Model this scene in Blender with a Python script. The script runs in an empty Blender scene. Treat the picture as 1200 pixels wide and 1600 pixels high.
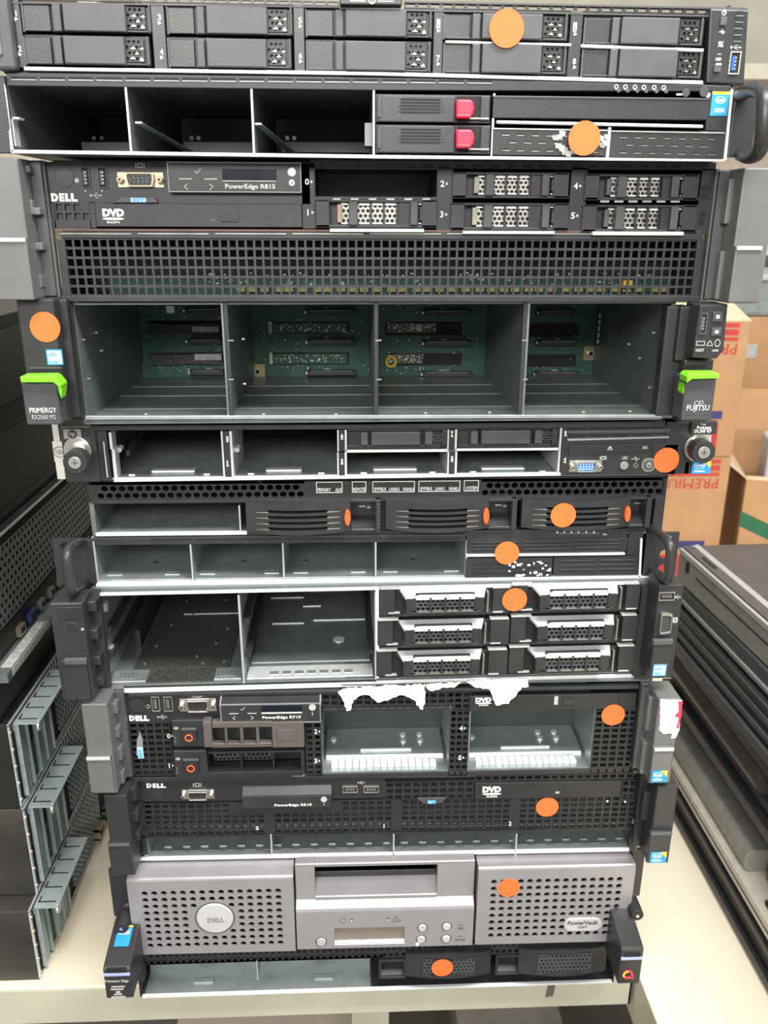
import bpy, bmesh, math, random
from mathutils import Vector, Matrix
random.seed(7)
SC = bpy.context.scene
COL = SC.collection
MM = 0.001

# ------------------------------------------------------------ camera
F_PX = 1305.118
PITCH, YAW, ROLL = 0.33386716, 0.04130776, 0.00383083
CAM = Vector((-23.177, -586.415, 668.19))            # millimetres, origin on the table under the stack
cp, sp, cy, sy = math.cos(PITCH), math.sin(PITCH), math.cos(YAW), math.sin(YAW)
FW = Vector((sy * cp, cy * cp, -sp))
_rt = Vector((cy, -sy, 0)); _up = _rt.cross(FW)
RT = _rt * math.cos(ROLL) + _up * math.sin(ROLL)
UP = -_rt * math.sin(ROLL) + _up * math.cos(ROLL)
cd = bpy.data.cameras.new('camera'); cam = bpy.data.objects.new('camera', cd); COL.objects.link(cam)
cam.matrix_world = Matrix((( RT.x, UP.x, -FW.x, CAM.x * MM), (RT.y, UP.y, -FW.y, CAM.y * MM), (RT.z, UP.z, -FW.z, CAM.z * MM), (0, 0, 0, 1)))
cd.sensor_fit = 'VERTICAL'; cd.sensor_height = 36.0; cd.lens = F_PX / 1600 * 36.0
cd.clip_start = 0.01; cd.clip_end = 50
cd.dof.use_dof = True; cd.dof.focus_distance = 0.61; cd.dof.aperture_fstop = 12
SC.camera = cam

# ------------------------------------------------------------ light
w = bpy.data.worlds.new('room'); SC.world = w; w.use_nodes = True
w.node_tree.nodes['Background'].inputs[0].default_value = (0.97, 0.97, 0.95, 1)
w.node_tree.nodes['Background'].inputs[1].default_value = 0.46
def area(name, loc, size, power, col=(1, 0.985, 0.95), aim=None):
    l = bpy.data.lights.new(name, 'AREA'); l.shape = 'RECTANGLE'; l.size, l.size_y = size; l.energy = power; l.color = col
    o = bpy.data.objects.new(name, l); COL.objects.link(o); o.location = loc
    if aim is not None:
        o.rotation_euler = (Vector(aim) - Vector(loc)).to_track_quat('-Z', 'Y').to_euler()
    return o
area('ceiling_light', (0.45, -0.6, 1.75), (1.2, 0.35), 44)
area('ceiling_light', (-0.2, 1.0, 1.75), (1.2, 0.35), 14)
area('ceiling_light', (1.3, -0.3, 1.75), (0.35, 1.2), 14)
area('ceiling_light', (-0.3, -2.2, 1.45), (1.6, 0.5), 60, aim=(0, 0, 0.4))
SC.view_settings.view_transform = 'Standard'; SC.view_settings.look = 'None'
SC.view_settings.exposure = 0.12; SC.view_settings.gamma = 1.0; SC.view_settings.use_curve_mapping = False

# ------------------------------------------------------------ materials
def mat(name, col, rough=0.5, metal=0.0, var=0.12, scale=60, bump=0.0, spec=0.5, emit=None):
    m = bpy.data.materials.new(name); m.use_nodes = True
    nt = m.node_tree; b = nt.nodes['Principled BSDF']
    tc = nt.nodes.new('ShaderNodeTexCoord'); no = nt.nodes.new('ShaderNodeTexNoise')
    no.inputs['Scale'].default_value = scale; no.inputs['Detail'].default_value = 4
    nt.links.new(tc.outputs['Object'], no.inputs['Vector'])
    r = nt.nodes.new('ShaderNodeValToRGB'); e = r.color_ramp.elements
    e[0].position = .3; e[1].position = .7
    e[0].color = tuple(c * (1 - var) for c in col) + (1,); e[1].color = tuple(min(1, c * (1 + var)) for c in col) + (1,)
    nt.links.new(no.outputs['Fac'], r.inputs['Fac']); nt.links.new(r.outputs['Color'], b.inputs['Base Color'])
    mr = nt.nodes.new('ShaderNodeMapRange'); mr.inputs['To Min'].default_value = max(0, rough - .06); mr.inputs['To Max'].default_value = min(1, rough + .06)
    nt.links.new(no.outputs['Fac'], mr.inputs['Value']); nt.links.new(mr.outputs['Result'], b.inputs['Roughness'])
    b.inputs['Metallic'].default_value = metal; b.inputs['Specular IOR Level'].default_value = spec
    if bump:
        n2 = nt.nodes.new('ShaderNodeTexNoise'); n2.inputs['Scale'].default_value = 1500
        nt.links.new(tc.outputs['Object'], n2.inputs['Vector'])
        bp = nt.nodes.new('ShaderNodeBump'); bp.inputs['Strength'].default_value = bump; bp.inputs['Distance'].default_value = 0.0004
        nt.links.new(n2.outputs['Fac'], bp.inputs['Height']); nt.links.new(bp.outputs['Normal'], b.inputs['Normal'])
    if emit:
        b.inputs['Emission Color'].default_value = tuple(col) + (1,); b.inputs['Emission Strength'].default_value = emit
    return m
BLK = mat('black_plastic', (.022, .022, .023), .42, bump=.25)
BLK2 = mat('satin_black_plastic', (.029, .029, .030), .36, bump=.2)
MATTE = mat('matte_black', (.010, .010, .011), .75)
BLKST = mat('black_painted_steel', (.026, .026, .028), .45, bump=.15)
CHAR = mat('charcoal_plastic', (.055, .057, .060), .45, bump=.2)
CHAR2 = mat('carrier_charcoal', (.074, .077, .080), .5, bump=.2)
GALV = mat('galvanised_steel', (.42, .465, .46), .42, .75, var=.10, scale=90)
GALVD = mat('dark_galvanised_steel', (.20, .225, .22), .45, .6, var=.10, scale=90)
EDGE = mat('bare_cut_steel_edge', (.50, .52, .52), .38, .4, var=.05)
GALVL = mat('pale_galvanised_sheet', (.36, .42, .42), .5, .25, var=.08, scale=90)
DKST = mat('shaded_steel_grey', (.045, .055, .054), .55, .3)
GALVB = mat('bright_steel', (.78, .80, .80), .30, .55, var=.06)
LIP = mat('lit_steel_edge', (.80, .82, .82), .38, .25, var=.05)  # steel made near white, ceiling light caught on the edges put into the colour
EAR = mat('grey_metallic_paint', (.150, .153, .153), .42, .25, var=.05, bump=.15)
EARD = mat('dark_grey_ear_recess', (.075, .08, .083), .45, .2)
BRN = mat('bronze_grey_plastic', (.115, .098, .09), .45, .2, bump=.2)
PV = mat('silver_grey_plastic', (.34, .325, .335), .36, .35, var=.04, bump=.15)
PVL = mat('light_silver_plastic', (.60, .60, .60), .32, .3, var=.04)
WHT = mat('white_print', (.80, .80, .78), .6, var=.03)
GRYP = mat('grey_print', (.42, .42, .41), .6, var=.03)
DKP = mat('dark_grey_print', (.09, .09, .09), .6)
ORG = mat('orange_sticker_paper', (.96, .155, .03), .6, var=.03, scale=25)
ORL = mat('orange_lens', (.85, .12, .03), .3)
RED = mat('raspberry_latch_plastic', (.72, .02, .06), .38, var=.05)
GRN = mat('lime_green_plastic', (.19, .62, .02), .38, var=.05)
BLU = mat('blue_sticker', (.02, .28, .60), .45, var=.08)
BLUP = mat('pale_blue_label', (.35, .60, .85), .5, var=.05)
YEL = mat('yellow_sticker', (.85, .55, .05), .5)
VGAB = mat('blue_connector_plastic', (.05, .20, .62), .45)
USBB = mat('blue_usb_tongue', (.02, .10, .55), .4)
GOLD = mat('brass_shell', (.50, .42, .30), .35, .8)
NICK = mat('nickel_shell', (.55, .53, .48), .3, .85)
LCD = mat('lcd_glass', (.006, .007, .018), .2, var=.05)
LCDT = mat('tan_lcd_window', (.22, .18, .15), .25, var=.1)
PCB = mat('green_circuit_board', (.016, .078, .050), .5, var=.35, scale=120)
CHIP = mat('chip_black', (.012, .012, .012), .5)
TINS = mat('tin_solder', (.55, .56, .52), .3, .6)
CRM = mat('cream_connector', (.55, .53, .46), .5)
CPAP = mat('torn_white_paper', (.80, .80, .81), .9, var=.08, scale=200)
CLEAR = mat('yellowed_clear_tape', (.45, .46, .43), .3, var=.5, scale=260)
PINK = mat('red_print_on_label', (.75, .05, .09), .7)
LAV = mat('lavender_strip', (.35, .38, .72), .4)
CORD = mat('braided_cable', (.06, .055, .055), .5, var=.6, scale=600)
RUB = mat('black_rubber', (.018, .018, .02), .6)
SCR = mat('screw_steel', (.62, .60, .56), .28, .85)
PALE = mat('pale_badge_paper', (.55, .66, .74), .5, var=.04)
TAPEW = mat('printed_white_label', (.40, .41, .39), .7, var=.3, scale=300)

# ------------------------------------------------------------ mesh builder (millimetres, local)
class MB:
    def __init__(s): s.v = []; s.f = []
    def add(s, vs, fs):
        n = len(s.v); s.v += vs; s.f += [tuple(i + n for i in f) for f in fs]; return s
    def box(s, x0, y0, z0, x1, y1, z1):
        if x0 > x1: x0, x1 = x1, x0
        if y0 > y1: y0, y1 = y1, y0
        if z0 > z1: z0, z1 = z1, z0
        return s.add([(x0,y0,z0),(x1,y0,z0),(x1,y1,z0),(x0,y1,z0),(x0,y0,z1),(x1,y0,z1),(x1,y1,z1),(x0,y1,z1)],
              [(0,1,5,4),(1,2,6,5),(2,3,7,6),(3,0,4,7),(4,5,6,7),(3,2,1,0)])
    def prism(s, poly, y0, y1, poly2=None):
        n = len(poly); q = poly2 or poly
        return s.add([(x, y0, z) for x, z in poly] + [(x, y1, z) for x, z in q],
              [tuple(range(n)), tuple(range(2 * n - 1, n - 1, -1))] + [(i, (i + 1) % n, n + (i + 1) % n, n + i) for i in range(n)])
    def prismx(s, poly, x0, x1):            # poly in (y, z), extruded along x
        n = len(poly)
        return s.add([(x0, y, z) for y, z in poly] + [(x1, y, z) for y, z in poly],
              [tuple(range(n)), tuple(range(2 * n - 1, n - 1, -1))] + [(i, (i + 1) % n, n + (i + 1) % n, n + i) for i in range(n)])
    def ring(s, outer, inner, y0, y1):
        n = len(outer); vs = []
        for y in (y0, y1): vs += [(x, y, z) for x, z in outer] + [(x, y, z) for x, z in inner]
        fs = []
        for i in range(n):
            j = (i + 1) % n
            fs += [(i, j, n + j, n + i), (2*n + j, 2*n + i, 3*n + i, 3*n + j), (n + i, n + j, 3*n + j, 3*n + i), (j, i, 2*n + i, 2*n + j)]
        return s.add(vs, fs)
    def cyl(s, cx, cz, r, y0, y1, n=24, r2=None):
        p = [(cx + r * math.cos(2*math.pi*i/n), cz + r * math.sin(2*math.pi*i/n)) for i in range(n)]
        r2 = r if r2 is None else r2
        q = [(cx + r2 * math.cos(2*math.pi*i/n), cz + r2 * math.sin(2*math.pi*i/n)) for i in range(n)]
        return s.prism(p, y0, y1, q)
    def cring(s, cx, cz, r, t, y0, y1, n=24, a=1.0):
        o = [(cx + r * math.cos(2*math.pi*i/n), cz + a * r * math.sin(2*math.pi*i/n)) for i in range(n)]
        k = [(cx + (r-t) * math.cos(2*math.pi*i/n), cz + a * (r-t) * math.sin(2*math.pi*i/n)) for i in range(n)]
        return s.ring(o, k, y0, y1)
    def frame(s, x0, z0, x1, z1, t, y0, y1):
        return s.ring([(x0,z0),(x1,z0),(x1,z1),(x0,z1)], [(x0+t,z0+t),(x1-t,z0+t),(x1-t,z1-t),(x0+t,z1-t)], y0, y1)
    def tube(s, path, r, n=12):
        P = [Vector(p) for p in path]; rings = []
        for i, p in enumerate(P):
            t = (P[min(i+1, len(P)-1)] - P[max(i-1, 0)]).normalized()
            a = t.orthogonal().normalized() if i == 0 else (pa - t * pa.dot(t)).normalized()
            pa = a; b = t.cross(a)
            rings.append([tuple(p + (a * math.cos(2*math.pi*k/n) + b * math.sin(2*math.pi*k/n)) * r) for k in range(n)])
        vs = [v for rg in rings for v in rg]; fs = []
        for i in range(len(P) - 1):
            for k in range(n): fs.append((i*n+k, i*n+(k+1)%n, (i+1)*n+(k+1)%n, (i+1)*n+k))
        fs += [tuple(range(n)), tuple(range(len(vs)-1, len(vs)-n-1, -1))]
        return s.add(vs, fs)
    def line(s, pts, wd, y0, y1):
        for (xa, za), (xb, zb) in zip(pts, pts[1:]):
            L = math.hypot(xb-xa, zb-za) or 1e-6; nx, nz = -(zb-za)/L*wd/2, (xb-xa)/L*wd/2
            s.prism([(xa+nx,za+nz),(xb+nx,zb+nz),(xb-nx,zb-nz),(xa-nx,za-nz)], y0, y1)
        return s
    def perf(s, x0, z0, x1, z1, nx, nz, w, h, n, y0, th, stag=False, fill=None, seg=None, rot=0):
        """sheet with real holes; n = sides of each hole (4 square, 6 hex, 10+ round)"""
        if x0 > x1: x0, x1 = x1, x0
        if z0 > z1: z0, z1 = z1, z0
        cw, ch = (x1-x0)/nx, (z1-z0)/nz
        if n == 4:  A = [45, 135, 225, 315]
        elif n == 6: A = [0+rot, 60+rot, 120+rot, 180+rot, 240+rot, 300+rot]
        else: A = [360*i/n + 180/n for i in range(n)]
        for j in range(nz):
            off = cw/2 if (stag and j % 2) else 0
            zc = z0 + (j+.5)*ch
            cells = range(nx - 1) if off else range(nx)
            if off:
                s.box(x0, y0, zc-ch/2, x0+off, y0+th, zc+ch/2); s.box(x1-off, y0, zc-ch/2, x1, y0+th, zc+ch/2)
            for i in cells:
                xc = x0 + (i+.5)*cw + off
                if fill and fill(i, j): s.box(xc-cw/2, y0, zc-ch/2, xc+cw/2, y0+th, zc+ch/2); continue
                if n == 4:
                    out = [(xc+cw/2,zc+ch/2),(xc-cw/2,zc+ch/2),(xc-cw/2,zc-ch/2),(xc+cw/2,zc-ch/2)]
                    inn = [(xc+w/2,zc+h/2),(xc-w/2,zc+h/2),(xc-w/2,zc-h/2),(xc+w/2,zc-h/2)]
                    s.ring(out, inn, y0, y0+th)
                else:
                    inn = [(xc + w/2*math.cos(math.radians(a)), zc + h/2*math.sin(math.radians(a))) for a in A]
                    m = len(A); cor = [(xc+cw/2,zc+ch/2),(xc-cw/2,zc+ch/2),(xc-cw/2,zc-ch/2),(xc+cw/2,zc-ch/2)]
                    ca = [math.degrees(math.atan2(q[1]-zc, q[0]-xc)) % 360 for q in cor]
                    out = []
                    for a in A:
                        c_, s_ = math.cos(math.radians(a)), math.sin(math.radians(a))
                        t = min(cw/2/abs(c_) if abs(c_) > 1e-6 else 1e9, ch/2/abs(s_) if abs(s_) > 1e-6 else 1e9)
                        out.append((xc+c_*t, zc+s_*t))
                    for k in range(4):      # snap the nearest rim point to each corner so cells tile without gaps
                        b = min(range(m), key=lambda q: abs((A[q]-ca[k]+180) % 360 - 180)); out[b] = cor[k]
                    s.ring(out, inn, y0, y0+th)
        return s
    def build(s, name, m, parent=None, bevel=0, label=None, smooth=False, kind=None, cat=None, group=None):
        me = bpy.data.meshes.new(name); me.from_pydata([(x*MM, y*MM, z*MM) for x, y, z in s.v], [], s.f)
        bm = bmesh.new(); bm.from_mesh(me); bmesh.ops.recalc_face_normals(bm, faces=bm.faces); bm.to_mesh(me); bm.free()
        me.materials.append(m)
        if smooth:
            for p in me.polygons: p.use_smooth = True
        o = bpy.data.objects.new(name, me); COL.objects.link(o)
        if parent is not None:
            while parent.parent is not None and parent.parent.parent is not None: parent = parent.parent
            if parent.parent is not None and parent.parent.parent is not None: parent = parent.parent
            o.parent = parent
        if bevel:
            b = o.modifiers.new('edge', 'BEVEL'); b.width = bevel*MM; b.segments = 2; b.limit_method = 'ANGLE'; b.angle_limit = math.radians(35)
        if smooth and not bevel:
            e = o.modifiers.new('es', 'EDGE_SPLIT'); e.split_angle = math.radians(40)
        if label: o['label'] = label
        if kind: o['kind'] = kind
        if cat: o['category'] = cat
        if group: o['group'] = group
        return o

_tcache = {}
def text_mesh(body, bold):
    k = (body, bold)
    if k in _tcache: return _tcache[k]
    cu = bpy.data.curves.new('t', 'FONT'); cu.body = body; cu.extrude = .02; cu.offset = bold; cu.resolution_u = 2
    ob = bpy.data.objects.new('t', cu); COL.objects.link(ob); dg = bpy.context.evaluated_depsgraph_get()
    me = bpy.data.meshes.new_from_object(ob.evaluated_get(dg))
    vs = [tuple(v.co) for v in me.vertices]; fs = [tuple(p.vertices) for p in me.polygons]
    bpy.data.objects.remove(ob); bpy.data.curves.remove(cu); bpy.data.meshes.remove(me)
    _tcache[k] = (vs, fs); return _tcache[k]

def ray(px, py): return (FW + RT * ((px - 600) / F_PX) - UP * ((py - 800) / F_PX))
def at_y(px, py, Y):
    d = ray(px, py); return CAM + d * ((Y - CAM.y) / d.y)
def at_z(px, py, Z):
    d = ray(px, py); return CAM + d * ((Z - CAM.z) / d.z)
def at_x(px, py, X):
    d = ray(px, py); return CAM + d * ((X - CAM.x) / d.x)

# ------------------------------------------------------------ a thing with measured parts
class Dev:
    """a device whose front face is its local plane y=0 (mm); px measurements of the photo are converted to its own x/z"""
    def __init__(s, name, label, cat, loc, yaw=0, roll=0, group=None):
        s.M = Matrix.Translation(Vector(loc)) @ Matrix.Rotation(yaw, 4, 'Z') @ Matrix.Rotation(-roll, 4, 'Y')
        s.I = s.M.inverted(); s.o = s.I @ CAM; s.R3 = s.I.to_3x3()
        r = bpy.data.objects.new(name, None); COL.objects.link(r); r.empty_display_size = .02
        W = s.M.copy(); W.translation = W.translation * MM; r.matrix_world = W
        r['label'] = label; r['category'] = cat
        if group: r['group'] = group
        s.root = r
    def q(s, px, py, d=0):
        v = s.R3 @ ray(px, py); t = (d - s.o.y) / v.y; return (s.o.x + v.x*t, s.o.z + v.z*t)
    def rect(s, a, b, c, e, d=0):
        my, mx = (b+e)/2, (a+c)/2
        return s.q(a, my, d)[0], s.q(mx, e, d)[1], s.q(c, my, d)[0], s.q(mx, b, d)[1]      # x0,z0,x1,z1
    def bx(s, mb, a, b, c, e, d0=0, d1=5):
        x0, z0, x1, z1 = s.rect(a, b, c, e, d0); mb.box(x0, d0, z0, x1, d1, z1); return mb
    def bxs(s, lst, d0=0, d1=5):
        m = MB()
        for r in lst: s.bx(m, *r, d0, d1)
        return m
    def poly(s, mb, pts, d0=0, d1=5):
        mb.prism([s.q(x, y, d0) for x, y in pts], d0, d1); return mb
    def each(s, name, m, lst, d0=0, d1=5, parent=None, bevel=0, label=None):
        for r in lst: s.one(name, m, r, d0, d1, parent, bevel, label)
    def one(s, name, m, r, d0=0, d1=5, parent=None, bevel=0, label=None):
        return s.bx(MB(), *r, d0, d1).build(name, m, parent or s.root, bevel, label)
    def poly1(s, name, m, pts, d0=0, d1=5, parent=None, bevel=0, label=None):
        return s.poly(MB(), pts, d0, d1).build(name, m, parent or s.root, bevel, label)
    def perf(s, mb, a, b, c, e, nx, nz, fw, fh, n, d=0, th=1.2, **k):
        x0, z0, x1, z1 = s.rect(a, b, c, e, d)
        return mb.perf(x0, z0, x1, z1, nx, nz, abs(x1-x0)/nx*fw, abs(z1-z0)/nz*fh, n, d, th, **k)
    def text(s, body, a, b, c, e, d=-.15, m=None, name='lettering', parent=None, bold=.02, rot=0, label=None):
        vs, fs = text_mesh(body, bold)
        if rot == 90: vs = [(y, -x, z) for x, y, z in vs]
        if rot == -90: vs = [(-y, x, z) for x, y, z in vs]
        if rot == 180: vs = [(-x, -y, z) for x, y, z in vs]
        X = [v[0] for v in vs]; Y = [v[1] for v in vs]
        x0, z0, x1, z1 = s.rect(a, b, c, e, d); kx = (x1-x0)/(max(X)-min(X)); kz = (z1-z0)/(max(Y)-min(Y))
        if len(body) == 1 and kx > kz*1.25: xm = (x0+x1)/2; kx = kz; x0 = xm-(max(X)-min(X))*kx/2
        mb = MB(); mb.add([(x0+(v[0]-min(X))*kx, d + (-.1 if v[2] > 0 else .1), z0+(v[1]-min(Y))*kz) for v in vs], fs)
        return mb.build(name, m or WHT, parent or s.root, label=label)
    def sticker(s, px, py, d=-.2, r=9.7, parent=None):
        x, z = s.q(px, py, d); return MB().cyl(x, z, r, d-.3, d, 40).build('sticker', ORG, parent or s.root, label='round orange sticker')
    def cyl(s, mb, px, py, r, d0, d1, n=24, r2=None):
        x, z = s.q(px, py, d0); return mb.cyl(x, z, r, d0, d1, n, r2)
    def shell(s, W0, W1, H, m=BLKST, t=1.2, depth=560, inner=None, open_top=0):
        mb = MB(); y0 = 1.5
        mb.box(W0, y0, .4, W1, depth, .4+t).box(W0, y0+open_top, H-.4-t, W1, depth, H-.4)
        mb.box(W0, y0, .4, W0+t, depth, H-.4).box(W1-t, y0, .4, W1, depth, H-.4).box(W0, depth-t, .4, W1, depth, H-.4)
        return mb.build('chassis', m, s.root)
    def vga(s, a, b, c, e, d=-.2, shellm=NICK, pinm=BLK2, vert=False, parent=None, pins=None):
        """a,b,c,e = pixel box of the D-shell only; screws are placed beside it"""
        x0, z0, x1, z1 = s.rect(a, b, c, e, d); W, H = x1-x0, z1-z0
        if not vert: P = lambda u, v: (x0 + u*W, z0 + v*H)
        else: P = lambda u, v: (x0 + (1-v)*W, z0 + u*H)
        o = [P(.06,0), P(.94,0), P(1,.5), P(1,.9), P(.95,1), P(.05,1), P(0,.9), P(0,.5)]
        cx, cz = (x0+x1)/2, (z0+z1)/2
        i1 = [(cx+(x-cx)*.86, cz+(z-cz)*.80) for x, z in o]; i2 = [(cx+(x-cx)*.82, cz+(z-cz)*.74) for x, z in o]
        mb = MB().ring(o, i1, d-3.5, d); r = mb.build('vga_port', shellm, parent or s.root, .2)
        f = MB()
        if not vert:
            f.box(x0-W*.32, d-.6, z0-H*.05, x1+W*.32, d+.1, z1+H*.05)
        f.prism(i2, d-.8, d) if False else None
        if f.v: f.build('mounting_flange', shellm, r, .2)
        MB().prism(i2, d-2.2, d).build('socket', pinm, r)
        pn = MB()
        for row in range(3):
            for k in range(5):
                u, v = .2 + .15*k + (.03 if row == 1 else 0), .26 + .24*row; x, z = P(u, v); pn.cyl(x, z, .55 if not vert else .5, d-2.35, d-2.1, 8)
        pn.build('pin_holes', pins or MATTE, r)
        if not vert:
            for sx in (x0-W*.2, x1+W*.2):
                MB().cyl(sx, cz, H*.27, d-4, d, 6).cyl(sx, cz, H*.17, d-4.6, d-3.9, 12).build('screw_post', shellm, r, .2)
                MB().cyl(sx, cz, H*.09, d-4.7, d-4.5, 10).build('screw_hole', MATTE, r)
        return r
    def usb(s, a, b, c, e, d=-.2, tm=WHT, parent=None, shellm=NICK):
        x0, z0, x1, z1 = s.rect(a, b, c, e, d); W, H = x1-x0, z1-z0
        r = MB().frame(x0, z0, x1, z1, .7, d-1.0, d+.5).build('usb_port', shellm, parent or s.root, .15)
        MB().box(x0+.6, d-.2, z0+.6, x1-.6, d+.3, z1-.6).build('socket', MATTE, r)
        t = MB()
        if H > W: t.box(x0+W*.22, d-.7, z0+H*.18, x0+W*.48, d, z1-H*.18)
        else: t.box(x0+W*.18, d-.7, z0+H*.5, x1-W*.18, d, z0+H*.76)
        t.build('tongue', CHAR2 if tm is WHT else tm, r)
        g = MB()
        for k in range(4):
            if H > W: zz = z0 + H*(.26+.16*k); g.box(x0+W*.48, d-.75, zz-.5, x0+W*.6, d, zz+.5)
            else: xx = x0 + W*(.26+.16*k); g.box(xx-.5, d-.75, z0+H*.38, xx+.5, d, z0+H*.5)
        g.build('contacts', TINS, r)
        return r
    def intel(s, a, b, c, e, d=-.3, parent=None, quad=None, words=('intel', 'XEON'), col=None):
        x0, z0, x1, z1 = s.rect(a, b, c, e, d)
        r = MB().box(x0, d-.2, z0, x1, d, z1).build('badge', col or BLU, parent or s.root, label='blue and yellow processor sticker' if col is None else 'pale processor sticker')
        cx, cz, W, H = (x0+x1)/2, (z0+z1)/2, x1-x0, z1-z0
        if col is None:
            MB().prism([(x0+W*.55, z1), (x1, z1), (x1, z0+H*.45)] if W > H*.95 else [(x0, z1-H*.12), (x1, z1-H*.12), (x1, z1), (x0, z1)], d-.3, d-.15).build('badge_corner', YEL, r)
        w2 = WHT if col is None else BLU
        if col is not None: MB().frame(x0, z0, x1, z1, W*.07, d-.32, d-.15).build('badge_border', BLU, r)
        MB().cring(cx-W*(.1 if W > H else 0), cz+H*.15, W*.3, W*.035, d-.32, d-.15, 20, .62).build('emblem_ring', w2, r)
        for k, t in enumerate(words):
            ww = W*.19 if k == 0 else W*.3; hh = H*.09
            zc = cz + H*.15 if k == 0 else cz - H*.28
            vs, fs = text_mesh(t, .02); X = [v[0] for v in vs]; Y = [v[1] for v in vs]
            kx = 2*ww/(max(X)-min(X)); kz = 2*hh/(max(Y)-min(Y)); xx = cx - (W*.1 if W > H else 0)
            MB().add([(xx-ww+(v[0]-min(X))*kx, d-.3+(-.1 if v[2] > 0 else .1), zc-hh+(v[1]-min(Y))*kz) for v in vs], fs).build('lettering', w2, r)
        return r
    def tri(s, px, py, w, m=WHT, d=-.2, parent=None):        # arrow head pointing right
        return s.poly(MB(), [(px, py-w), (px+w*1.3, py), (px, py+w)], d, d+.2)
    def monitor(s, a, b, c, e, d=-.2):
        x0, z0, x1, z1 = s.rect(a, b, c, e, d); W = x1-x0
        return MB().frame(x0+W*.22, z0, x1-W*.22, z1, .35, d, d+.2).line([(x0, z0), (x0, z1)], .4, d, d+.2).line([(x1, z0), (x1, z1)], .4, d, d+.2).build('display_icon', WHT, s.root)
    def dvd(s, a, b, c, e, d=-.3, parent=None):
        h = e-b
        s.text('DVD', a, b, c, b+h*.55, d, bold=.06, parent=parent, name='logo_lettering')
        x0, z0, x1, z1 = s.rect(a, b+h*.6, c, b+h*.78, d); n = 24
        o = [((x0+x1)/2+(x1-x0)/2*math.cos(2*math.pi*i/n), (z0+z1)/2+(z1-z0)/2*math.sin(2*math.pi*i/n)) for i in range(n)]
        k = [((x0+x1)/2+(x1-x0)/9*math.cos(2*math.pi*i/n), (z0+z1)/2+(z1-z0)/7*math.sin(2*math.pi*i/n)) for i in range(n)]
        MB().ring(o, k, d-.1, d+.1).build('disc_emblem', WHT, parent or s.root)
        s.text('ROM', a+(c-a)*.22, b+h*.86, c-(c-a)*.22, e, d, parent=parent)
    def dell(s, a, b, c, e, d=-.2):
        w_ = c-a
        s.text('D', a, b, a+w_*.27, e, d, bold=.07, name='logo_lettering')
        s.text('LL', a+w_*.53, b, c, e, d, bold=.07, name='logo_lettering')
        s.text('E', a+w_*.27, b, a+w_*.54, e, d, bold=.06, name='logo_lettering', rot=0)

G = 'rack servers stacked in the middle of the table'
HW = 221.0
def usbicon(D, a, b, c, e, d=-.2):
    x0, z0, x1, z1 = D.rect(a, b, c, e, d); m = (z0+z1)/2
    MB().line([(x0, m), (x1, m)], .4, d, d+.2).line([(x0+(x1-x0)*.3, m), (x0+(x1-x0)*.5, z1), (x0+(x1-x0)*.75, z1)], .35, d, d+.2).line([(x0+(x1-x0)*.35, m), (x0+(x1-x0)*.55, z0), (x0+(x1-x0)*.8, z0)], .35, d, d+.2).cyl(x0, m, .8, d, d+.2, 10).prism([(x1-.2, m-.7), (x1+1.2, m), (x1-.2, m+.7)], d, d+.2).build('port_icon', GRYP, D.root)

def bolt(D, px, py, d, r=1.6, parent=None, m=SCR):
    x, z = D.q(px, py, d); return MB().cyl(x, z, r*.7, d-1, d, 14, r).build('screw', m, parent or D.root)

def tab_ear(D, outer_top, outer_bot, inner_top, inner_bot, edge_top, edge_bot, tabs, latch, d=-26, m=EAR, dk=EARD, badge=None, sidem=None):
    """cast handle ear: front block (polygon at depth d), recess strip back at the panel, tabs on the strip, latch cover low on the block"""
    e = MB(); P = [D.q(*outer_top, d), D.q(*inner_top, d), D.q(*inner_bot, d), D.q(*outer_bot, d)]
    xs = sorted([(P[0][0]+P[3][0])/2, (P[1][0]+P[2][0])/2]); zt = (P[0][1]+P[1][1])/2; zb = (P[2][1]+P[3][1])/2
    e.box(xs[0], d, zb, xs[1], 2, zt)
    r = e.build('mounting_ear', m, D.root, 1.0)
    E1 = (D.q(*edge_top, -2)[0]+D.q(*edge_bot, -2)[0])/2
    inx = xs[1] if abs(xs[1]-E1) < abs(xs[0]-E1) else xs[0]
    sgn = 1 if E1 > inx else -1
    st = MB().box(inx, -3, zb, E1, 3, zt); st.build('ear_flange', sidem or m, r, .4)
    MB().box(inx, -7, zb+1, inx+sgn*7, -3, zt-1).build('flange_rib', dk, r, .4)
    for t in tabs:
        x0, z0, x1, z1 = D.rect(*t, -12); MB().box(x0, -14, z0, x1, -3, z1).build('tab', m, r, .8)
    a = D.rect(*latch, d-3)
    lt = MB().box(a[0], d-3, a[1], a[2], d+1, a[3]); lo = lt.build('latch_cover', m, r, .8)
    MB().box(a[0]+.3, d-4.5, a[3]-2.8, a[2]-.3, d-2.8, a[3]-.2).build('latch_lip', PVL if m is EAR else CHAR2, lo, .5)
    return r, lo

def hexwin(D, a, b, c, e, nx, nz, d, m=CHAR2, th=.8, parent=None, name='hex_vent', fw=.92, fh=.92, stag=True):
    mb = MB(); D.perf(mb, a, b, c, e, nx, nz, fw, fh, 6, d, th, stag=stag, rot=30)
    return mb.build(name, m, parent or D.root)

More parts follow.
